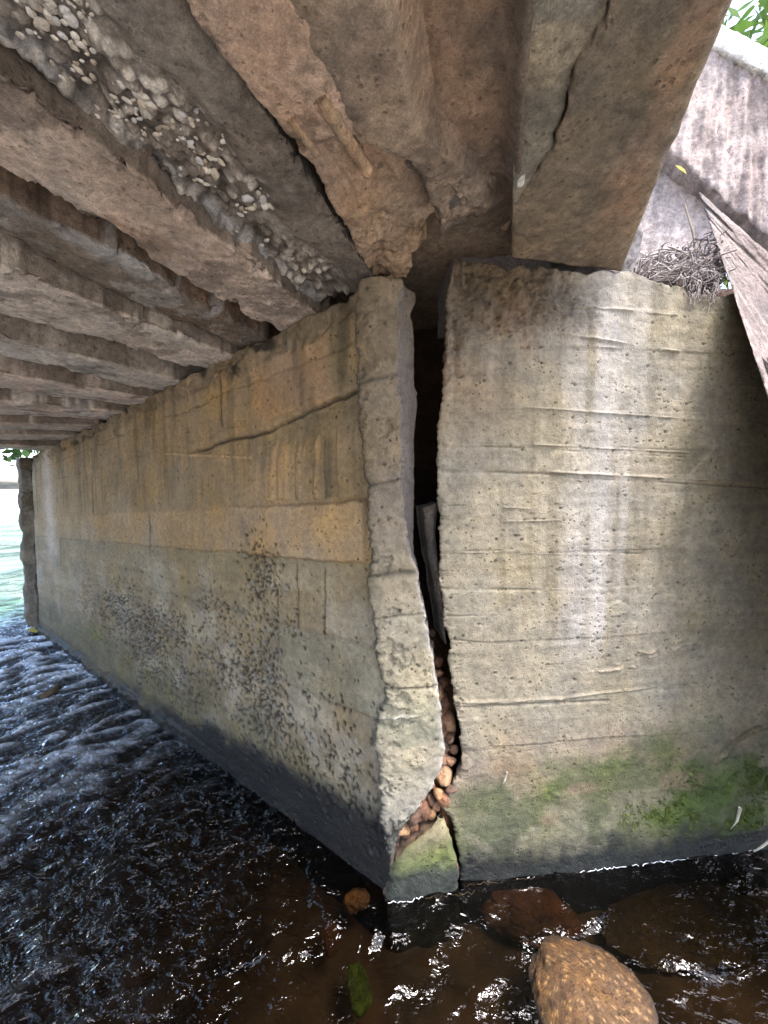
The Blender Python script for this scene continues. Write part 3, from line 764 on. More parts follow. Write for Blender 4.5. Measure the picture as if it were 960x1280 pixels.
# earth packed behind the walls, closing the void in the crack
def earth():
    a_ = np.linspace(-0.9, 1.9, 80); z_ = np.linspace(-0.3, 2.3, 80); A, Z = np.meshgrid(a_, z_)
    h = -0.60 + 0.04 * fbm(A * 6, Z * 6, 2, 4)
    ramp_ = sstep(0.95, 0.50, Z); h = h + 0.545 * ramp_ * np.exp(-((A + 0.08) / 0.15) ** 2)
    me = slab_mesh('earth', RW.pt(A, Z, h), -RW.n * 0.5, mixc(np.broadcast_to(lin(64, 46, 36), A.shape + (3,)), lin(140, 96, 62), sstep(0.9, 0.5, Z)) * (1 + .3 * fbm(A * 12, Z * 12, 4, 4))[..., None], rows=2)
    return me
tag(mk('earth_fill', earth(), M_BROKEN), None, None, None, 'structure')

# sliver of concrete wedged upright in the crack
def sliver():
    n, m = 10, 70
    Lp = [at_depth(u, v, d) for u, v, d in ((528, 634, 1.36), (531, 660, 1.36), (537, 700, 1.37), (545, 745, 1.37), (553, 800, 1.38))]
    Rp = [at_depth(u, v, d) for u, v, d in ((548, 628, 1.36), (544, 665, 1.36), (549, 710, 1.37), (554, 750, 1.37), (558, 805, 1.38))]
    Lp, Rp = np.array(Lp), np.array(Rp); tt = np.linspace(0, 1, m); k = np.linspace(0, 1, len(Lp))
    LI = np.stack([np.interp(tt, k, Lp[:, i]) for i in range(3)], -1); RI = np.stack([np.interp(tt, k, Rp[:, i]) for i in range(3)], -1)
    w = np.linspace(0, 1, n)[None, :, None]
    P = LI[:, None] * (1 - w) + RI[:, None] * w
    P = P + RW.n * (0.02 * np.sin(w * math.pi) + 0.006 * fbm(P[..., 0] * 30, P[..., 2] * 30, 1, 3)[..., None])
    c = np.broadcast_to(lin(150, 140, 132), (m, n, 3)) * (1 + .25 * fbm(P[..., 0] * 25, P[..., 2] * 18, 2, 3))[..., None]
    return slab_mesh('sliver', P, -RW.n * 0.12, c, rows=4, rough=0.006)
tag(mk('concrete_sliver', sliver(), M_BROKEN, base=RW.pt(-0.12, 0.9, -0.1)), 'pale upright splinter of concrete wedged in the open crack', 'debris')

# ------------------------------------------------------------------ bridge deck: beams
BACK = 2.8
def beam_mesh(name, FL, FR, NL, NR, dz, colf, height=0.15, chip=0.012, seed=0.0, nw=60, ragL=0.0, ragR=0.0, dens=0.006, extra=None, into=0.14, back=BACK, lump=0.004):
    pts = [on_top(*p, dz) for p in (FL, FR, NL, NR)]
    fl, fr, nl, nr_ = pts
    cf, cn = (fl + fr) / 2, (nl + nr_) / 2
    dirb = cn - cf; vis = np.linalg.norm(dirb); dirb = dirb / vis
    wdir = np.cross(dirb, ZH); wdir /= np.linalg.norm(wdir)
    if wdir @ (fr - fl) < 0: wdir = -wdir
    l = np.concatenate([np.linspace(-into, 0, 8)[:-1], np.arange(0, vis + 0.15, dens), np.linspace(vis + 0.2, vis + back, 20)])
    def edge(a, b):
        # straight line a->b along beam, parallel to the centre line past the visible end
        la, lb = (a - cf) @ dirb, (b - cf) @ dirb; wa, wb = (a - cf) @ wdir, (b - cf) @ wdir
        k = np.clip((l - la) / (lb - la), -0.3, 1.0)
        return wa + (wb - wa) * k
    wl, wr = edge(fl, nl), edge(fr, nr_)
    rl = ragL * fbm(l * 7 + seed, seed, 0, 6, 0.68); rr_ = ragR * fbm(l * 7 + seed, seed + 5, 0, 6, 0.68)
    wl, wr = wl + rl, wr + rr_
    ns = 12
    sec_w, sec_z, nrm = [], [], []
    for i in range(ns): sec_w.append(0.0); sec_z.append(height * (1 - i / ns)); nrm.append((-1, 0))
    for i in range(nw):
        t = i / (nw - 1); sec_w.append(t); sec_z.append(0.0)
        e = 0.7 if i in (0,) else 0.0
        nrm.append((-0.7, -0.7) if i == 0 else (0.7, -0.7) if i == nw - 1 else (0, -1))
    for i in range(1, ns + 1): sec_w.append(1.0); sec_z.append(height * i / ns); nrm.append((1, 0))
    sw, sz, nn = np.array(sec_w), np.array(sec_z), np.array(nrm)
    Lg, SW = np.meshgrid(l, sw, indexing='ij'); SZ = np.broadcast_to(sz, Lg.shape)
    Wd = wl[:, None] + (wr - wl)[:, None] * SW
    P = cf + Lg[..., None] * dirb + Wd[..., None] * wdir + SZ[..., None] * ZH
    soff = (np.abs(nn[:, 1]) > 0.5)[None, :] & np.ones_like(Lg, bool)
    de = np.minimum(Wd - wl[:, None], wr[:, None] - Wd); de = np.where(soff, de, 0)
    x, y, z = P[..., 0], P[..., 1], P[..., 2]
    med = fbm(x * 8 + seed, y * 8, z * 8, 4); fine = fbm(x * 34 + seed, y * 34, z * 34, 3); big = fbm(x * 2.3 + seed, y * 2.3, z * 2.3, 4)
    h = lump * med * (1 - 0.85 * np.exp(-(de + SZ) / 0.02)) + 0.003 * fine - 0.008 * sstep(0.35, 0.55, fbm(x * 6 + seed, y * 6, 2.0, 5, 0.65)) * (1 + 0.6 * fine)
    ce = np.exp(-(de + SZ) / 0.02) * sstep(-0.2, 0.5, fbm(x * 11 + seed, y * 11, 3, 5, 0.65)) * (1 + 0.5 * fbm(x * 50, y * 50, z * 50, 3))
    h = h - chip * ce
    info = dict(l=Lg, w=SW, W=Wd - wl[:, None], width=(wr - wl)[:, None], soff=soff, sz=SZ, med=med, fine=fine, big=big, x=x, y=y, z=z, ce=ce, de=de, vis=vis, wdir=wdir)
    col = colf(info)
    if extra is not None: h = h + extra(info)
    N3 = nn[:, 0][None, :, None] * wdir + nn[:, 1][None, :, None] * ZH
    P = P + N3 * h[..., None]
    nr2, nc2 = Lg.shape
    me = raw_mesh(name, P, grid_quads(nr2, nc2, wrap=True), ngons=[np.arange(nc2)[::-1], np.arange(nc2) + (nr2 - 1) * nc2])
    set_attr(me, np.clip(col, 0.003, 0.9))
    return me, (cf, cn, fl, fr, nl, nr_, dirb, wdir, vis)

def tone(*layers):
    def f(i):
        c = np.broadcast_to(layers[0], i['l'].shape + (3,)).copy()
        c = mixc(c, layers[1], 0.7 * sstep(-0.1, 0.6, i['big']))
        if len(layers) > 2: c = mixc(c, layers[2], 0.7 * sstep(0.05, 0.6, fbm(i['x'] * 5, i['y'] * 5, 7, 4)))
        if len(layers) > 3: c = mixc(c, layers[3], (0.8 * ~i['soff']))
        fl = fbm(i['x'] * 9 + 3, i['y'] * 9, 5, 6, 0.65); c = mixc(c, layers[1] * 1.25, 0.5 * sstep(0.25, 0.32, fl)); c = mixc(c, lin(74, 64, 56), 0.5 * sstep(0.22, 0.34, fbm(i['x'] * 7, i['y'] * 12 + 9, 8, 6, 0.68)))
        c = mixc(c, lin(60, 52, 46), 0.5 * i['ce'])
        w, rid = worley(i['W'] * 42, i['l'] * 42, 3); c = mixc(c, lin(70, 58, 48), 0.6 * sstep(0.2, 0.1, w) * (rid < .2))
        c = mixc(c, lin(205, 198, 188), 0.7 * sstep(0.16, 0.1, w) * (rid > .96))
        return c * (1 + 0.16 * i['med'] + 0.1 * i['fine'])[..., None]
    return f

PINK, PINK2 = lin(188, 170, 156), lin(174, 152, 136)
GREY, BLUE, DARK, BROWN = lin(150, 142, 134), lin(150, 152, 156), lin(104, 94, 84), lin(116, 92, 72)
def bridge_beam(name_, label, spec, colf, **k):
    me, g = beam_mesh('beam', *spec, colf, **k)
    base = g[0]
    o = mk(name_, me, M_BEAM, base=base)
    tag(o, label, 'beam', 'bridge beams over the abutment')
    return o, g

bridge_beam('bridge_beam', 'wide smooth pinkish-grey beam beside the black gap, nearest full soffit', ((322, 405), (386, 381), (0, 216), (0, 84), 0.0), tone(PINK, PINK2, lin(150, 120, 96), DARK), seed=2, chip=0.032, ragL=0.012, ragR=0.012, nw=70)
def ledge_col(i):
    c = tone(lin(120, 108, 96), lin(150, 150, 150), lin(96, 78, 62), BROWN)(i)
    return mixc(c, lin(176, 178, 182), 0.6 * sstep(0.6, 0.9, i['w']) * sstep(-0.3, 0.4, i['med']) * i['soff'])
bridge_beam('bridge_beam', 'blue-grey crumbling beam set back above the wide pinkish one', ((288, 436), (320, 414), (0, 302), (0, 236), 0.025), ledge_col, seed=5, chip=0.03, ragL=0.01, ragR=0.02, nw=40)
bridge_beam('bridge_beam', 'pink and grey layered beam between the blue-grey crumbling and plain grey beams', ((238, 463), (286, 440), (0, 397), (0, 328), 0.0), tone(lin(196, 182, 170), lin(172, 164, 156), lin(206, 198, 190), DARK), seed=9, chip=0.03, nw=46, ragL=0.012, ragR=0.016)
far = [(((190, 491), (226, 473), (0, 447), (0, 419)), tone(lin(192, 184, 176), lin(172, 162, 154), lin(204, 196, 188), DARK), 'plain grey beam with a dark shaded side, midway along the abutment'),
       (((150, 510), (185, 494), (0, 490), (0, 464)), tone(lin(204, 184, 172), lin(180, 166, 156), lin(190, 182, 178), DARK), 'spalled pink beam with pale streaks beyond the plain grey one'),
       (((116, 527), (146, 512), (0, 522), (0, 497)), tone(lin(204, 180, 164), lin(210, 202, 196), lin(180, 154, 138), DARK), 'flaking salmon-coloured beam far along the abutment'),
       (((90, 541), (112, 530), (0, 540), (0, 527)), tone(lin(196, 176, 160), lin(160, 140, 126), lin(170, 150, 140), DARK), 'narrow brownish beam third from the far end'),
       (((68, 553), (87, 543), (0, 551), (0, 543)), tone(lin(200, 180, 164), lin(170, 152, 138), lin(170, 150, 140), DARK), 'thin-looking beam second from the far end'),
       (((44, 566), (64, 556), (0, 563), (0, 554)), tone(lin(204, 182, 164), lin(176, 152, 134), lin(180, 160, 140), DARK), 'edge beam closing the far side of the bridge')]
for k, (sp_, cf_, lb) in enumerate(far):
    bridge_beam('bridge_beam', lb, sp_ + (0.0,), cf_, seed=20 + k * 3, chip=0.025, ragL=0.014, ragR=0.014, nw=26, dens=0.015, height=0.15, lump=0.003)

# aggregate-exposed beam
def agg_col(i):
    c = np.broadcast_to(lin(112, 102, 92), i['l'].shape + (3,)).copy()
    c = mixc(c, lin(84, 76, 68), 0.8 * sstep(-0.3, 0.4, i['big']))
    c = mixc(c, lin(124, 118, 110), 0.5 * sstep(0.0, 0.6, i['med']))
    c = mixc(c, lin(150, 146, 138), 0.5 * sstep(0.2, 0.5, fbm(i['x'] * 11, i['y'] * 11, 14, 6, 0.7)) * sstep(0.9, 0.4, i['w']))
    bandp = sstep(0.70, 0.46, i['w'] + 0.16 * i['med'] + 0.14 * fbm(i['l'] * 4, 2.0, 0, 3))
    c = mixc(c, lin(138, 130, 122), 0.7 * bandp); c = mixc(c, lin(164, 168, 176), 0.6 * sstep(0.16, 0.05, i['w'] + 0.06 * i['med']))
    c = mixc(c, lin(74, 66, 58), 0.7 * bandp * sstep(0.1, 0.5, fbm(i['x'] * 22, i['y'] * 22, 4, 3)))
    w, rid = worley(i['x'] * 48, i['y'] * 48, 6); pb = bandp * sstep(0.62, 0.4, w)
    dirt = sstep(-0.35, 0.25, fbm(i['x'] * 8, i['y'] * 8, 24, 5, 0.65)); c = mixc(c, lin(206, 200, 190), 0.85 * pb * (rid > 0.62) * dirt); c = mixc(c, lin(156, 146, 136), 0.7 * pb * (rid > 0.3) * (rid <= 0.62) * dirt); c = mixc(c, lin(62, 54, 48), 0.6 * bandp * sstep(0.5, 0.75, w))
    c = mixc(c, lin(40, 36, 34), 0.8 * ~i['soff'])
    return c * (1 + 0.18 * i['med'] + 0.12 * i['fine'])[..., None]
def agg_relief(i):
    bandp = sstep(0.74, 0.50, i['w'] + 0.16 * i['med'] + 0.14 * fbm(i['l'] * 4, 2.0, 0, 3))
    w, rid = worley(i['x'] * 48, i['y'] * 48, 6)
    return i['soff'] * (-0.016 * bandp * (1 + 0.8 * fbm(i['x'] * 26, i['y'] * 26, 2, 3)) + 0.008 * bandp * sstep(0.6, 0.15, w) * (rid > 0.3) * sstep(0.02, 0.12, i['w']) + 0.02 * sstep(0.10, 0.02, i['w'] + 0.06 * i['med']))
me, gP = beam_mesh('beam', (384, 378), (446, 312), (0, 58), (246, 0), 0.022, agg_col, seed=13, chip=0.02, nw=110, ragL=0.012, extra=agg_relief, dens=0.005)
agg = thing('bridge_beam', 'dark spalled beam with a band of exposed white pebbles', 'beam', gP[0], 'bridge beams over the abutment')
mk('soffit', me, M_BEAM, agg)
PEB = [rock_mesh('pebble', 40 + k, 1, 0.25, (1, 0.8, 0.36), c * 0.78, fine=0.05, facet=0.9) for k, c in enumerate((lin(214, 208, 198), lin(190, 182, 170), lin(228, 224, 216), lin(168, 158, 146), lin(204, 194, 178), lin(196, 196, 198)))]
prng = random.Random(11)
cnt = 0; spots = []
while cnt < 290:
    # centre line of the pebble band, measured along the beam
    t = prng.random(); u = 20 + t * 355; v = 0 + t * 318 - 8
    off = prng.gauss(0, 1)
    wpx = 13 + 15 * (1 - t)
    uu, vv = u + off * wpx * 0.75, v - off * wpx * 0.75 + prng.uniform(-6, 6)
    if vv < -14 or vnoise(uu / 26, vv / 26, 1.0) < -0.25: continue
    size = prng.choice((2.2, 3.0, 3.5, 4.5, 5.5)) * (1.0 - 0.1 * t) * (1.35 if abs(off) < 0.7 else 0.8)
    if any((uu - a) ** 2 + (vv - b) ** 2 < (0.72 * (size + c)) ** 2 for a, b, c in spots): 
        cnt += 0.2; continue
    spots.append((uu, vv, size)); cnt += 1
for uu, vv, size in spots + [(312, 150, 4), (318, 155, 3), (322, 188, 4), (326, 192, 3), (262, 100, 4), (258, 97, 3), (230, 60, 3.5), (192, 48, 3)]:
    p = on_top(uu, vv, 0.022)
    dist = np.linalg.norm(p - CAMP); r = size * 1.15 / 480 * (p - CAMP)[1] * 1.0
    o = mk('pebble', PEB[prng.randrange(6)], M_PEBBLE, agg)
    place(o, p + ZH * 0.016, (r * prng.uniform(.85, 1.3), r * prng.uniform(.8, 1.1), r), (prng.uniform(-.12, .12), prng.uniform(-.12, .12), prng.uniform(0, 6.3)))

# centre beam whose end has broken away
def quad_pts(edgeA, edgeB, n, m, dz):
    """surface between two photo polylines lying on the bearing plane raised by dz (per point)"""
    A = np.array([on_top(u, v, d) for u, v, d in edgeA]); B = np.array([on_top(u, v, d) for u, v, d in edgeB])
    def res(E, k):
        L_ = np.concatenate([[0], np.cumsum(np.linalg.norm(np.diff(E, axis=0), axis=1))]); t = np.linspace(0, L_[-1], k)
        return np.stack([np.interp(t, L_, E[:, i]) for i in range(3)], -1)
    A, B = res(A, n), res(B, n); w = np.linspace(0, 1, m)[None, :, None]
    return A[:, None] * (1 - w) + B[:, None] * w
def surf_slab(P, up, colf, amp=0.006, seed=0.0, rows=6, rough=0.008, relief=None, edge_round=0.012):
    x, y, z = P[..., 0], P[..., 1], P[..., 2]
    med = fbm(x * 9 + seed, y * 9, z * 9, 4); fine = fbm(x * 36 + seed, y * 36, z * 36, 3); big = fbm(x * 2.5 + seed, y * 2.5, z * 2.5, 4)
    n, m = P.shape[:2]; I, J = np.meshgrid(np.linspace(0, 1, n), np.linspace(0, 1, m), indexing='ij')
    dI = np.linalg.norm(P[-1, m // 2] - P[0, m // 2]); dJ = np.linalg.norm(P[n // 2, -1] - P[n // 2, 0])
    de = np.minimum(np.minimum(I, 1 - I) * dI, np.minimum(J, 1 - J) * dJ)
    h = -(amp * med + 0.0025 * fine) + edge_round * np.exp(-de / 0.012) * (0.6 + 0.6 * np.abs(med))
    inf = dict(I=I, J=J, med=med, fine=fine, big=big, x=x, y=y, z=z, de=de)
    if relief is not None: h = h + relief(inf)
    upn = up / np.linalg.norm(up)
    c = colf(inf) * (1 + 0.16 * med + 0.1 * fine)[..., None]
    return slab_mesh('slab', P + upn * h[..., None], up, c, rows=rows, rough=rough, seed=seed)

OBL, OBR = [(432, 354), (434, 330), (440, 304), (424, 268), (402, 236), (384, 205), (370, 172), (346, 150), (318, 112), (290, 78), (262, 40), (235, 0), (200, -60), (160, -140), (80, -330), (-160, -900)], [(508, 353), (516, 338), (513, 320), (534, 308), (531, 284), (545, 270), (528, 240), (538, 214), (522, 190), (490, 160), (462, 120), (448, 80), (436, 40), (428, 0), (412, -60), (390, -140), (340, -330), (180, -900)]
def ob_col(i):
    c = np.broadcast_to(lin(168, 138, 112), i['I'].shape + (3,)).copy()
    c = mixc(c, lin(150, 118, 92), 0.7 * sstep(-0.2, 0.5, i['big'])); c = mixc(c, lin(140, 116, 84), 0.6 * sstep(0.85, 1.0, i['y'] + 0.08 * i['med']))
    c = mixc(c, lin(182, 154, 134), 0.6 * sstep(0.85, 0.7, i['y'] + 0.06 * i['med']))
    return mixc(c, lin(92, 74, 58), 0.6 * sstep(0.3, 0.42, fbm(i['x'] * 12, i['y'] * 12, 4, 6, 0.68)))
def ob_rel(i):
    u_, v_ = i['x'] * 0.94 - i['y'] * 0.34, i['x'] * 0.34 + i['y'] * 0.94
    strip_ = sstep(0.72, 0.80, i['y']) * sstep(1.0, 0.92, i['y'])
    return 0.012 * strip_ * fbm(u_ * 26, v_ * 3.5, 2, 4) - 0.012 * sstep(0.77, 0.74, i['y'] + 0.03 * i['med']) + 0.035 * sstep(0.92, 1.08, i['y']) * np.abs(fbm(i['x'] * 9, i['y'] * 9, 5, 5, 0.6))
P = quad_pts([(u, v, 0.014) for u, v in OBL], [(u, v, 0.014 + 0.05 * float(np.clip((v - 170) / 40, 0, 1)) * float(np.clip((345 - v) / 40, 0, 1))) for u, v in OBR], 360, 90, 0)
jg = 0.012 * fbm(P[:, 0, 0] * 14, P[:, 0, 1] * 14, 3, 6, 0.7); wv = P[:, -1] - P[:, 0]; wv /= np.linalg.norm(wv, axis=1, keepdims=True)
P = P + (wv * jg[:, None])[:, None, :] * np.linspace(1, 0, 90)[None, :, None] ** 2
ob = mk('bridge_beam', surf_slab(P, ZH * 0.15, ob_col, 0.006, 31.0, relief=ob_rel, rough=0.012, edge_round=0.008), M_BEAM, base=P[0, 0])
tag(ob, 'ochre clay-coloured beam resting on the broken corner', 'beam', 'bridge beams over the abutment')
bars = []
for k_, (u1, v1, u2, v2, r_) in enumerate(((400, 120, 460, 214, .013), (362, 148, 396, 192, .008))):
    th_ = np.linspace(0, 1, 24); an = np.linspace(0, 2 * math.pi, 9, endpoint=False)
    a_, b_ = on_top(u1, v1, 0.004), on_top(u2, v2, 0.006); dr = (b_ - a_) / np.linalg.norm(b_ - a_); sd = np.cross(dr, ZH); sd /= np.linalg.norm(sd)
    Vb = a_ + (b_ - a_) * th_[:, None, None] + r_ * (1 + 0.25 * fbm(th_ * 9, k_ * 4.0, 0, 3))[:, None, None] * (np.cos(an)[None, :, None] * sd + np.sin(an)[None, :, None] * np.cross(sd, dr))
    me = raw_mesh('exposed_bar', Vb, grid_quads(24, 9, wrap=True), ngons=[np.arange(9), np.arange(9) + 23 * 9]); set_attr(me, np.broadcast_to(lin(158, 130, 100), (24 * 9, 3)) * (1 + .2 * fbm(Vb[..., 0] * 30, Vb[..., 1] * 30, 1, 3)).reshape(-1, 1))
    mk('exposed_bar', me, M_BEAM, ob)

CL = [(552, 292, 0.06), (534, 240, 0.03), (512, 205, 0.0), (480, 192, 0.0), (452, 182, 0.0), (428, 152, 0.0), (418, 118, 0.0), (398, 88, 0.0), (376, 50, 0.0), (352, 0, 0.0), (330, -60, 0.0), (300, -140, 0), (240, -330, 0), (120, -900, 0)]
CRt = [(634, 262, 0.10), (626, 235, 0.08), (606, 215, 0.05), (582, 200, 0.02), (562, 185, 0.0), (546, 160, 0.0), (538, 120, 0.0), (532, 80, 0.0), (528, 40, 0.0), (522, 0, 0.0), (514, -60, 0.0), (504, -140, 0), (480, -330, 0), (400, -900, 0)]
def c_col(i):
    c = np.broadcast_to(lin(134, 116, 98), i['I'].shape + (3,)).copy()
    c = mixc(c, lin(112, 98, 86), 0.7 * sstep(-0.2, 0.5, i['big'])); c = mixc(c, lin(158, 136, 112), 0.6 * sstep(0.1, 0.6, fbm(i['x'] * 5, i['y'] * 5, 3, 4)))
    c = mixc(c, lin(146, 120, 98), 0.55 * sstep(0.75, 0.95, i['J'] + 0.1 * i['med']))
    end = sstep(0.95, 1.05, i['y'] + 0.06 * i['med'])
    c = mixc(c, lin(140, 116, 96), 0.6 * end); c = mixc(c, lin(70, 66, 64), 0.5 * end * sstep(0.1, .5, fbm(i['x'] * 24, i['y'] * 24, 6, 3)))
    return c
def c_rel(i):
    end = sstep(0.80, 0.95, i['y'] + 0.06 * i['med'])
    r = end * 0.022 * fbm(i['x'] * 18, i['y'] * 18, i['z'] * 18, 4)
    return r + 0.05 * sstep(0.72, 1.0, i['J'])
P = quad_pts(CL, CRt, 330, 90, 0)
jg = 0.010 * fbm(P[:, 0, 0] * 16 + 5, P[:, 0, 1] * 16, 3, 6, 0.7); wv = P[:, -1] - P[:, 0]; wv /= np.linalg.norm(wv, axis=1, keepdims=True)
P = P + (wv * jg[:, None])[:, None, :] * np.linspace(1, 0, 90)[None, :, None] ** 2
cb = mk('bridge_beam', surf_slab(P, ZH * 0.26, c_col, 0.006, 41.0, relief=c_rel, rough=0.012), M_BEAM, base=P[0, 0])
tag(cb, 'grey-brown middle beam with its bearing end broken away above the crack', 'beam', 'bridge beams over the abutment')

CH = [rock_mesh('spalled_chunk', 60 + k, 1, 0.3, (1, 0.8, 0.6), c, facet=1.0, nf=14, fc=(0.5, 0.25), colvar=0.4) for k, c in enumerate((lin(130, 112, 94), lin(112, 100, 92), lin(146, 122, 98), lin(100, 92, 90)))]
cr_ = random.Random(8)
for (u, v, dz_, rp_) in ((522, 214, .03, 15), (540, 236, .05, 17), (556, 262, .07, 18), (575, 246, .07, 20), (596, 256, .09, 19), (616, 262, .10, 17), (560, 222, .05, 18), (588, 226, .07, 16), (548, 282, .08, 13), (572, 282, .10, 18), (600, 284, .12, 20), (626, 284, .12, 16), (532, 196, .02, 10), (612, 236, .08, 12)):
    p_ = on_top(u, v, dz_); r_ = rp_ / 480 * p_[1] * 1.25
    o = mk('spalled_chunk', CH[cr_.randrange(4)], M_BEAM, cb); place(o, p_ + ZH * 0.02, (r_ * cr_.uniform(.8, 1.4), r_ * cr_.uniform(.7, 1.1), r_ * 0.8), (cr_.uniform(-.6, .6), cr_.uniform(-.6, .6), cr_.uniform(0, 6)))

# recessed brown soffit between the middle and the edge beam
RL = [(560, 300, 0.18), (552, 230, 0.13), (545, 150, 0.055), (520, 0, 0.055), (500, -150, 0.055), (380, -900, 0.055)]
RR = [(652, 300, 0.18), (652, 230, 0.13), (652, 150, 0.055), (664, 0, 0.055), (670, -150, 0.055), (700, -900, 0.055)]
def r_col(i):
    c = np.broadcast_to(lin(138, 114, 94), i['I'].shape + (3,)).copy()
    c = mixc(c, lin(104, 88, 74), 0.6 * sstep(-0.2, .5, i['big'])); c = mixc(c, lin(84, 78, 72), 0.5 * sstep(0.75, 0.95, i['J']))
    return c
P = quad_pts(RL, RR, 160, 40, 0)
deck = thing('bridge_deck', 'brown stained deck slab carried by the concrete beams', 'deck', P[0, 0])
mk('soffit_panel', surf_slab(P, ZH * 0.15, r_col, 0.01, 52.0, relief=lambda i: -0.05 * sstep(0.7, 1.0, i['J'])), M_BEAM, deck)

# edge beam, split by a diagonal crack
EC = [(643, 262), (656, 243), (672, 222), (688, 197), (693, 172), (708, 140), (716, 108), (726, 76), (744, 46), (760, 20), (770, -6)]
EC = [p for (a, b), (c, d) in zip(EC[:-1], EC[1:]) for p in ((a, b), ((a + c) / 2 + random.uniform(-5, 5), (b + d) / 2 + random.uniform(-2, 2)))] + [EC[-1]]
dzE = 0.03
EL = [(641, 270, .06), (641, 240, dzE + .012), (642, 180, dzE + .012), (645, 120, dzE + .012), (649, 60, dzE + .012), (653, 0, dzE + .012), (655, -20, dzE + .012)]
ELc = [(642, 262, .05)] + [(u - 2.6, v, dzE + .012) for u, v in EC[1:]]
ERc = [(640, 326, dzE)] + [(640, 290, dzE), (641, 262, dzE)] + [(u + 1.5, v, dzE) for u, v in EC] + [(800, -80, dzE), (860, -300, dzE), (960, -900, dzE)]
ERr = [(777, 342, dzE), (786, 318, dzE), (797, 290, dzE), (812, 252, dzE), (832, 205, dzE), (848, 172, dzE), (860, 140, dzE), (875, 105, dzE), (890, 70, dzE), (905, 35, dzE), (920, 0, dzE), (955, -80, dzE), (1050, -300, dzE), (1300, -900, dzE)]
edge = thing('bridge_beam', 'edge beam split by a long diagonal crack beside the sunlit rubble', 'beam', on_top(700, 335, dzE), 'bridge beams over the abutment')
def eL_col(i):
    c = np.broadcast_to(lin(122, 118, 106), i['I'].shape + (3,)).copy()
    c = mixc(c, lin(96, 92, 86), 0.6 * sstep(-0.2, 0.5, i['big'])); c = mixc(c, lin(160, 146, 116), 0.6 * sstep(0.15, 0.6, fbm(i['x'] * 9, i['y'] * 9, 3, 4)))
    w, rid = worley(i['x'] * 30, i['y'] * 14, 3); return mixc(c, lin(220, 220, 214), 0.9 * sstep(0.28, 0.2, w) * (rid > 0.90) * (i['J'] < 0.5))
def eR_col(i):
    c = np.broadcast_to(lin(116, 104, 86), i['I'].shape + (3,)).copy()
    c = mixc(c, lin(96, 92, 78), 0.65 * sstep(-0.2, 0.5, i['big'])); c = mixc(c, lin(146, 118, 96), 0.65 * sstep(0.52, 0.66, i['J'] + 0.1 * i['med']) * sstep(0.98, 0.85, i['J']) * sstep(-.6, .2, fbm(i['x'] * 3, i['y'] * 3, 8, 3)))
    c = mixc(c, lin(126, 108, 84), 0.7 * sstep(1.02, 1.10, i['y'] + 0.05 * i['med']))
    return mixc(c, lin(150, 128, 104), 0.5 * np.exp(-i['de'] / 0.02))
P = quad_pts(EL, ELc, 170, 40, 0)
mk('soffit_flake', surf_slab(P, ZH * 0.20, eL_col, 0.005, 61.0, rough=0.006, edge_round=0.006), M_BEAM, edge)
P = quad_pts(ERc, ERr, 380, 100, 0)
mk('soffit', surf_slab(P, ZH * 0.24, eR_col, 0.005, 67.0, rough=0.012, edge_round=0.012), M_BEAM, edge)

# deck slab above everything (its underside shows between the beams) and back wall behind the beam ends
def prism(name, low, up):
    low = np.asarray(low, float); n = len(low)
    V = np.concatenate([low, low + up]); q = [[i, (i + 1) % n, n + (i + 1) % n, n + i] for i in range(n)]
    me = raw_mesh(name, V, q, ngons=[np.arange(n)[::-1], np.arange(n) + n])
    me.polygons.foreach_set('use_smooth', np.zeros(len(me.polygons), bool))
    set_attr(me, np.broadcast_to(lin(110, 94, 78), (len(V), 3))); return me
def stp(s, t, dz): 
    p = LW.p + s * LD + t * LN; p = p.copy(); p[2] = TOP0 + dz - SHEAR * s; return p
eR0, eR1 = on_top(786, 318, 0.0), on_top(905, 35, 0.0)
dv = (eR1 - eR0) / np.linalg.norm((eR1 - eR0)[:2])
far_in, back_out = eR0 - dv * 0.9, eR0 + dv * 3.6
for p_ in (far_in, back_out): p_[2] = top_z(p_, 0.12)
mk('deck_slab', prism('deck', [far_in, back_out, stp(4.0, 3.7, 0.12), stp(4.0, -0.8, 0.12)], ZH * 0.3), M_BEAM, deck)
def back_wall():
    a_ = np.linspace(-0.05, 0.62, 90); z_ = np.linspace(1.88, 2.3, 60); A, Z = np.meshgrid(a_, z_)
    med = fbm(A * 9, Z * 9, 3, 4); h = -0.11 + 0.025 * med + 0.008 * fbm(A * 30, Z * 30, 2, 3)
    c = np.broadcast_to(lin(122, 118, 118), A.shape + (3,)) * (1 + .2 * med)[..., None]
    c = mixc(c, lin(70, 62, 56), .5 * sstep(0, .5, fbm(A * 14, Z * 14, 9, 3)))
    return slab_mesh('back_wall', RW.pt(A, Z, h), -RW.n * 0.2, c, rows=2)
def bearing_block(u0, u1, v0, v1, dep, c):
    p = [RW.hit(u0, v1), RW.hit(u1, v0)]
    a_ = np.linspace(p[0][0], p[1][0], 40); z_ = np.linspace(p[0][1], p[1][1], 40); A, Z = np.meshgrid(a_, z_)
    med = fbm(A * 12, Z * 12, 6, 4); h = -dep + 0.012 * med
    return slab_mesh('block', RW.pt(A, Z, h), -RW.n * 0.15, np.broadcast_to(c, A.shape + (3,)) * (1 + .25 * med)[..., None], rows=3, rough=0.012)
mk('back_wall', back_wall(), M_BROKEN, deck)

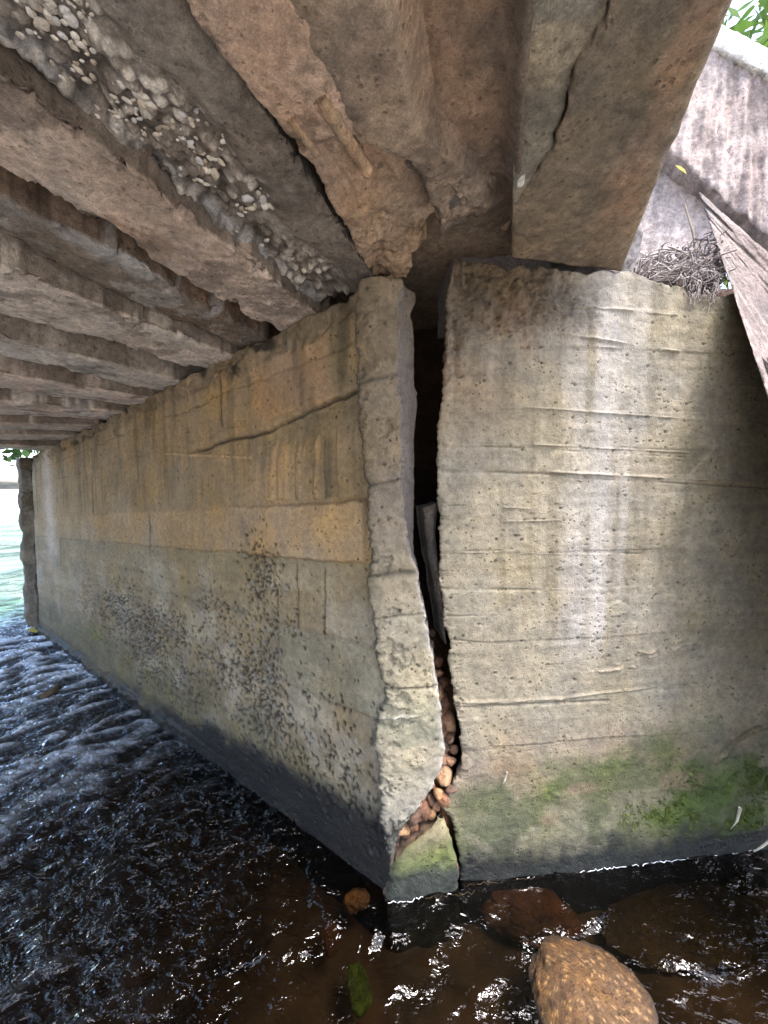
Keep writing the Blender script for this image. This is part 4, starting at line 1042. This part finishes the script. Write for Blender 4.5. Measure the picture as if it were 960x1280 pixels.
# ------------------------------------------------------------------ collapsed slabs outside the edge beam
def slab_quad(c4, thick, colf, n=120, m=120, seed=0.0, amp=0.008, rough=0.012, relief=None, er=0.01, skew=None):
    """c4: four (u, v, depth) corners, clockwise from top left"""
    a, b, c, d = [at_depth(*p) for p in c4]
    I = np.linspace(0, 1, n)[:, None, None]; J = np.linspace(0, 1, m)[None, :, None]
    P = (a * (1 - J) + b * J) * (1 - I) + (d * (1 - J) + c * J) * I
    nrm = np.cross(b - a, d - a); nrm /= np.linalg.norm(nrm)
    if nrm @ (CAMP - a) < 0: nrm = -nrm
    bk = -nrm if skew is None else np.asarray(skew) / np.linalg.norm(skew)      # a skewed break runs along `skew`
    return surf_slab(P, bk * thick, colf, amp, seed, rows=8, rough=rough, relief=relief, edge_round=er), P, nrm
def pale(i):
    c = np.broadcast_to(lin(172, 156, 150), i['I'].shape + (3,)).copy()
    c = mixc(c, lin(112, 98, 94), 0.6 * sstep(-0.1, 0.5, fbm(i['I'] * 4, i['J'] * 40, 1, 4)))
    return mixc(c, lin(186, 170, 164), 0.5 * sstep(0.1, 0.6, i['big']))
def striate(i): return 0.012 * fbm(i['I'] * 3, i['J'] * 46, 4, 4) + 0.004 * i['fine']
me, P, nn_ = slab_quad([(860, 25, 2.0), (1180, 195, 1.75), (1240, 540, 1.75), (826, 176, 2.0)], 0.22, pale, seed=71, relief=striate, n=160, m=160)
sl = thing('broken_slab', 'large sunlit slab tilted behind the edge beam, below the leaves', 'slab', P[-1, 0], 'collapsed concrete slabs outside the bridge')
mk('slab_face', me, M_BROKEN, sl)
me, P2, _ = slab_quad([(862, 8, 1.97), (1182, 172, 1.72), (1180, 206, 1.72), (860, 36, 1.97)], 0.25, lambda i: np.broadcast_to(lin(224, 220, 214), i['I'].shape + (3,)).copy(), seed=75, n=30, m=120)
mk('lit_top_edge', me, M_BROKEN, sl)  # strip added along the slab top, its sunlit white put into the colour
def brownslab(i):
    c = np.broadcast_to(lin(146, 132, 126), i['I'].shape + (3,)).copy()
    c = mixc(c, lin(114, 100, 94), 0.6 * sstep(-0.1, .5, i['big'])); return mixc(c, lin(176, 162, 154), 0.5 * sstep(0.1, .6, fbm(i['I'] * 30, i['J'] * 6, 5, 4)))
me, P, nn_ = slab_quad([(874, 240, 1.38), (1230, 560, 1.20), (1190, 1420, 0.95), (968, 520, 1.06)], 0.07, brownslab, skew=(0.72, 0.66, 0.2), seed=81, n=160, m=120, relief=lambda i: 0.014 * fbm(i['I'] * 30, i['J'] * 6, 5, 4) * sstep(.35, .1, i['I']))
o = mk('broken_slab', me, M_BROKEN, base=P[-1, 0]); tag(o, 'narrow brown slab leaning down across the wing wall below the sunlit slab', 'slab', 'collapsed concrete slabs outside the bridge')
me, P, nn_ = slab_quad([(800, 150, 2.15), (905, 235, 2.05), (900, 420, 1.95), (760, 400, 2.1)], 0.2, pale, seed=85, n=90, m=90, relief=lambda i: 0.008 * i['fine'])
o = mk('broken_slab', me, M_BROKEN, base=P[-1, 0]); tag(o, 'small pale slab standing behind the dry twigs on the wall top', 'slab', 'collapsed concrete slabs outside the bridge')

# ------------------------------------------------------------------ twigs, straws, root, leaves
def tube(path, r0, r1, k=5):
    path = np.asarray(path, float); n = len(path)
    tg = np.gradient(path, axis=0); tg /= np.linalg.norm(tg, axis=1, keepdims=True) + 1e-9
    ref = np.where(np.abs(tg[:, 2:3]) > 0.9, np.array([[1.0, 0, 0]]), np.array([[0, 0, 1.0]]))
    b1 = np.cross(tg, ref); b1 /= np.linalg.norm(b1, axis=1, keepdims=True) + 1e-9; b2 = np.cross(tg, b1)
    rad = np.linspace(r0, r1, n)[:, None, None]; an = np.linspace(0, 2 * math.pi, k, endpoint=False)
    V = path[:, None] + rad * (np.cos(an)[None, :, None] * b1[:, None] + np.sin(an)[None, :, None] * b2[:, None])
    return V.reshape(-1, 3), grid_quads(n, k, wrap=True)
def join_tubes(name, tubes):
    Vs, Qs, o = [], [], 0
    for V, Q in tubes: Vs.append(V); Qs.append(Q + o); o += len(V)
    me = raw_mesh(name, np.concatenate(Vs), np.concatenate(Qs)); set_attr(me, None); return me
tw = []
tr = np.random.default_rng(21)
for k in range(1000):
    u = tr.uniform(782, 902); v = 352 - abs(tr.normal(0, 16)) * (0.5 + (u - 780) / 110) + tr.uniform(-2, 10)
    if v < 300 and u < 830: v = 335
    c = at_depth(u, v, tr.uniform(1.28, 1.55))
    dr = tr.normal(size=3); dr[2] *= 0.5; dr /= np.linalg.norm(dr); ln = tr.uniform(0.03, 0.13)
    bow = tr.normal(size=3) * ln * 0.15
    tw.append(tube([c - dr * ln / 2, c + bow, c + dr * ln / 2 + bow * 0.3], tr.uniform(0.0014, 0.0045), 0.001, 4))
for k in range(60):
    u = tr.uniform(850, 900); c = at_depth(u, tr.uniform(335, 372), 1.24); ln = tr.uniform(.02, .06)
    tw.append(tube([c, c + np.array([tr.normal() * .01, -.005, -ln * .5]), c + np.array([tr.normal() * .02, 0, -ln])], .0018, .0008, 4))
o = mk('twig_debris', join_tubes('twigs', tw), M_TWIG, base=at_depth(845, 350, 1.35)); tag(o, 'tangle of dry grey twigs caught on the wing wall top', None, None, 'stuff')
def single(name, label, cat, pts, r0, r1, mat, k=6):
    V, Q = tube(pts, r0, r1, k); me = raw_mesh(name, V, Q, ngons=[np.arange(k), np.arange(k) + len(V) - k]); set_attr(me, None)
    return tag(mk(name, me, mat, base=pts[0]), label, cat)
single('dry_stick', 'thin dark stick standing up out of the twig tangle', 'stick', [at_depth(872, 322, 1.5), at_depth(866, 290, 1.55), at_depth(856, 255, 1.6)], .005, .003, M_BARK)
single('dry_stick', 'pale stick lying level behind the twig tangle', 'stick', [at_depth(800, 322, 1.6), at_depth(840, 312, 1.6), at_depth(872, 318, 1.55)], .004, .003, M_TWIG)
# root clinging diagonally to the wing wall above the moss
rp = []
for u, v in ((815, 990), (850, 978), (880, 960), (905, 940), (925, 922), (950, 908), (985, 895)):
    a, z = RW.hit(u, v); rp.append(RW.pt(a, z, 0.004))
rp = np.array(rp); tt = np.linspace(0, 1, 40); rp = np.stack([np.interp(tt, np.linspace(0, 1, len(rp)), rp[:, i]) for i in range(3)], -1)
rp += 0.004 * np.stack([vnoise(tt * 9, 1), vnoise(tt * 9, 5), vnoise(tt * 9, 9)], -1)
V, Q = tube(rp - RW.n * 0.006, 0.005, 0.014, 10); V = V + 0.0035 * np.stack([fbm(V[:, 0] * 60, V[:, 2] * 60, k_, 3) for k_ in (1, 5, 9)], -1); me = raw_mesh('root', V, Q); set_attr(me, lin(112, 102, 76) * (1 + 0.35 * fbm(V[:, 0] * 40, V[:, 2] * 40, 3, 3))[:, None])
tag(mk('clinging_root', me, M_BROKEN, base=rp[0]), 'brown root running diagonally up the wing wall above the moss', 'root')
for pts, lb in ((((918, 1004), (914, 1020), (905, 1034)), 'forked pale straw stuck in the green moss'), (((960, 1040), (945, 1052), (935, 1058)), 'pale straw at the water edge beyond the moss')):
    pp = [RW.pt(*RW.hit(u, v), 0.02) for u, v in pts]; single('dry_straw', lb, 'straw', pp, .006, .002, M_STRAW)
pp = [RW.pt(*RW.hit(u, v), 0.012) for u, v in ((632, 962), (629, 972), (624, 980))]
single('dry_straw', 'tiny white twig stuck on the wall right of the crack', 'straw', pp, .003, .0015, M_STRAW)

# moss tufts on the bright patch
mt = []
mr = np.random.default_rng(5)
for k in range(7000):
    cx, cy, rx, ry = [(885, 990, 48, 30), (930, 1025, 45, 22), (840, 1020, 45, 20), (950, 970, 25, 18)][mr.integers(4)]
    u, v = cx + mr.normal() * rx * .55, cy + mr.normal() * ry * .55
    a, z = RW.hit(u, v)
    if z < 0.09 or vnoise(a * 16, z * 16, 3) < -0.3: continue
    b = RW.pt(a, z, 0.0); d = RW.n * mr.uniform(.005, .012) * (1.2 + vnoise(a * 40, z * 40, 7)) + ZH * mr.uniform(-.004, .008) + RW.d * mr.normal() * .004
    wv = (RW.d * mr.normal() + ZH * mr.normal()) * .0018
    mt.append((b - wv, b + wv, b + d))
V = np.array(mt).reshape(-1, 3); me = raw_mesh('moss', V, np.zeros((0, 4), int), tris=np.arange(len(V)).reshape(-1, 3)); set_attr(me, None)
tag(mk('moss', me, M_MOSS), 'bright green moss patch on the wing wall', None, None, 'stuff')

fm = []
fr_ = np.random.default_rng(9)
for a0 in np.arange(-0.02, 1.5, 0.035):
    if fr_.random() < 0.45: continue
    aa = np.linspace(a0, a0 + fr_.uniform(.02, .05), 5)
    fm.append(tube(RW.pt(aa, 0.001 + 0.002 * fr_.normal(size=5), 0.004 + 0.002 * fr_.normal(size=5)), fr_.uniform(.0008, .0018), .0008, 5))
for (u1, v1, u2, v2) in ((484, 1124, 572, 1108), (560, 1112, 590, 1106)):
    A1, A2 = RW.hit(u1, v1)[0], RW.hit(u2, v2)[0]
    for a0 in np.arange(A1, A2, 0.03):
        aa = np.linspace(a0, a0 + .025, 4); fm.append(tube(RW.pt(aa, 0.002 * fr_.normal(size=4), 0.026 + 0.003 * fr_.normal(size=4)), .0014, .001, 5))
tag(mk('water_foam', join_tubes('foam', fm), M_FOAM), 'thin white foam line along the wing wall water edge', None, None, 'stuff')

# ------------------------------------------------------------------ rocks in the stream
def stream_rock(name, label, u, v, z, dims, rotz, seed, col, wet, amp=0.18, sub=4, fine=0.03, tilt=(0, 0), spots_=0.0, facet=0.0):
    me = rock_mesh(name, seed, sub, amp, dims, col, fine=fine, wetf=wet, facet=facet)
    if spots_:
        n = len(me.vertices); co = np.empty(n * 3, np.float32); me.vertices.foreach_get('co', co); co = co.reshape(-1, 3)
        w, rid = worley(co[:, 0] * 150 + co[:, 2] * 40, co[:, 1] * 60, 4)
        c = np.ones((n, 4), np.float32); a = me.color_attributes['Col']; b = np.empty(n * 4, np.float32); a.data.foreach_get('color', b); b = b.reshape(-1, 4)
        b[:, :3] = mixc(b[:, :3], lin(176, 132, 74), spots_ * sstep(0.4, 0.2, w) * (rid > 0.72)); b[:, :3] = mixc(b[:, :3], lin(70, 42, 22), spots_ * 0.8 * sstep(0.5, 0.2, w) * (rid < 0.35))
        a.data.foreach_set('color', b.ravel())
    if wet > 0.32:
        n = len(me.vertices); co = np.empty(n * 3, np.float32); me.vertices.foreach_get('co', co); co = co.reshape(-1, 3)
        a = me.color_attributes['Col']; b = np.empty(n * 4, np.float32); a.data.foreach_get('color', b); b = b.reshape(-1, 4)
        wl_ = sstep(0.045, 0.02, co[:, 2] + 0.012 * fbm(co[:, 0] * 30, co[:, 1] * 30, 1, 3))
        b[:, :3] = mixc(b[:, :3], lin(44, 34, 24), 0.8 * wl_); a.data.foreach_set('color', b.ravel())
    o = mk(name, me, M_BROKEN); p = on_z(u, v, z); o.location = tuple(p); o.rotation_euler = (tilt[0], tilt[1], rotz)
    return tag(o, label, 'rock')
stream_rock('stream_rock', 'large golden-brown speckled rock breaking the water surface', 736, 1264, -0.01, (0.165, 0.15, 0.075), 0.9, 4.0, lin(104, 74, 40), 0.35, amp=0.14, sub=9, fine=0.05, spots_=0.8, facet=0.45)
stream_rock('stream_rock', 'orange-brown rock just under water beside the wing wall', 655, 1142, -0.085, (0.15, 0.08, 0.06), -0.25, 6.0, lin(140, 100, 68), 0.3, sub=5, amp=0.3, fine=0.07, facet=0.8)
stream_rock('stream_rock', 'small ochre stone under water at the foot of the toe block', 447, 1124, -0.05, (0.045, 0.035, 0.03), 0.2, 8.0, lin(200, 150, 90), 0.3, sub=3, amp=0.35, fine=0.08, facet=0.8)
stream_rock('stream_rock', 'small bright green algae-covered stone on the stream bed', 449, 1234, -0.06, (0.032, 0.055, 0.03), 0.35, 9.0, lin(124, 168, 56), 0.3, sub=3, amp=0.35, fine=0.08, facet=0.8)
stream_rock('stream_rock', 'reddish stone under water left of the green stone', 412, 1172, -0.06, (0.03, 0.05, 0.03), 0.3, 11.0, lin(120, 88, 62), 0.3, sub=3, amp=0.35, fine=0.08, facet=0.8)
stream_rock('stream_rock', 'flat brown rock under water below the leaning slab', 860, 1150, -0.13, (0.26, 0.14, 0.05), 0.1, 12.0, lin(96, 84, 64), 0.3, sub=5, amp=0.3, fine=0.07, facet=0.8)
stream_rock('stream_rock', 'dull red stone under rippled water in the middle', 300, 1180, -0.07, (0.09, 0.05, 0.04), 0.3, 14.0, lin(84, 68, 54), 0.3, sub=3, amp=0.35, fine=0.08, facet=0.8)
stream_rock('stream_rock', 'brown stone at the bottom frame edge under dark water', 255, 1262, -0.06, (0.08, 0.05, 0.04), 0.1, 15.0, lin(84, 66, 48), 0.3, sub=3, amp=0.35, fine=0.08, facet=0.8)
# dark drift stick and leaf near the far end
single('drift_stick', 'short dark stick floating on the bright water', 'stick', [on_z(52, 872, 0.01), on_z(62, 866, 0.03), on_z(74, 858, 0.01)], .02, .015, M_BARK)
def leaf_mesh(c, dx, dy, up):
    V = [c - dx, c - dx * .3 + dy * .5 + up * .2, c + dx * .4 + dy * .45 + up * .3, c + dx, c + dx * .4 - dy * .45 + up * .3, c - dx * .3 - dy * .5 + up * .2]
    me = raw_mesh('leaf', np.array(V), np.array([[0, 1, 2, 5], [5, 2, 3, 4]])); set_attr(me, None); return me
c0 = on_z(42, 788, 0.02); tag(mk('fallen_leaf', leaf_mesh(c0, LD * .10, LN * .08, ZH * .05), M_DRYLEAF, base=c0), 'yellow leaf caught at the foot of the far pier', 'leaf')
c0 = at_depth(851, 212, 1.9); tag(mk('fallen_leaf', leaf_mesh(c0, np.array([.03, 0, -.022]), np.array([.006, 0, .012]), np.array([0, -.02, 0])), M_DRYLEAF, base=c0), 'yellow dry leaf hanging under the sunlit slab', 'leaf')

# ------------------------------------------------------------------ vegetation beyond
def leaf_cloud(name, cen, rad, n, size, mat, parent, seed, long=2.2, droop=0.3):
    r = np.random.default_rng(seed); q = []
    cl = r.normal(size=(26, 3)); cl /= np.linalg.norm(cl, axis=1, keepdims=True); cl *= r.uniform(.3, 1, (26, 1))
    V = np.empty((n, 4, 3))
    for k in range(n):
        c = cen + (cl[r.integers(26)] + r.normal(size=3) * .22) * rad
        d = r.normal(size=3); d[2] -= droop; d /= np.linalg.norm(d); w = np.cross(d, r.normal(size=3)); w /= np.linalg.norm(w)
        s_ = size * r.uniform(.6, 1.3)
        V[k] = (c, c + d * s_ * long * .5 + w * s_ * .5, c + d * s_ * long, c + d * s_ * long * .5 - w * s_ * .5)
    me = raw_mesh(name, V, np.arange(n * 4).reshape(-1, 4)); set_attr(me, None)
    return mk(name, me, mat, parent)
def plant(name, label, cat, base, hgt, rad, n, size, mat, seed, group, trunk_r=.05, long=2.2):
    t = thing(name, label, cat, base, group)
    base = np.asarray(base, float)
    V, Q = tube([base, base + [0.03, 0, hgt * .35], base + [-0.02, .03, hgt * .7]], trunk_r, trunk_r * .4, 7)
    me = raw_mesh('trunk', V, Q); set_attr(me, None); mk('trunk', me, M_BARK, t)
    leaf_cloud('crown', base + [0, 0, hgt * .72], np.array([rad, rad, hgt * .4]), n, size, mat, t, seed, long)
    return t
b0 = at_depth(965, 25, 3.2); b0[2] = 2.1
plant('leafy_shrub', 'sunlit green shrub above the tilted slab', 'shrub', b0, 3.0, 0.9, 2600, 0.05, M_LEAF, 3, 'shrubs on the embankment', .04, 3.5)
b1 = at_depth(1010, -10, 2.9); b1[2] = 2.1
plant('leafy_shrub', 'yellow-green drooping shrub at the top frame corner', 'shrub', b1, 2.6, 0.6, 1200, 0.05, M_LEAF2, 4, 'shrubs on the embankment', .03, 4)

# far bank upstream: pale wall and trees beyond it
def far_box(name, c, ax, L_, D_, H_):
    ay = np.array([-ax[1], ax[0], 0]); low = [c - ax * L_ / 2 - ay * D_ / 2, c + ax * L_ / 2 - ay * D_ / 2, c + ax * L_ / 2 + ay * D_ / 2, c - ax * L_ / 2 + ay * D_ / 2]
    return prism(name, low, ZH * H_)
fd = ray(12, 620); fd[2] = 0; fd /= np.linalg.norm(fd); ax = np.array([-fd[1], fd[0], 0])
fc = fd * 24.0; fc[2] = 0.1
tag(mk('bank_wall', far_box('bank_wall', fc, ax, 14, 0.4, 1.25), M_WHITEWALL, base=fc), 'low pale wall along the far bank upstream', 'wall')
for k, (off, dist, hh, lb) in enumerate(((-1.2, 27, 6, 'dense green tree over the far bank wall beside the pier'), (-3.6, 29, 7, 'second green tree behind the far bank wall'), (1.5, 28, 6.5, 'green tree hidden mostly by the end pier on the far bank'))):
    b = fd * dist - ax * off; b[2] = 0.9
    plant('bank_tree', lb, 'tree', b, hh, 2.4, 1500, 0.28, M_DARKLEAF, 30 + k, 'trees on the far bank', .2, 1.8)
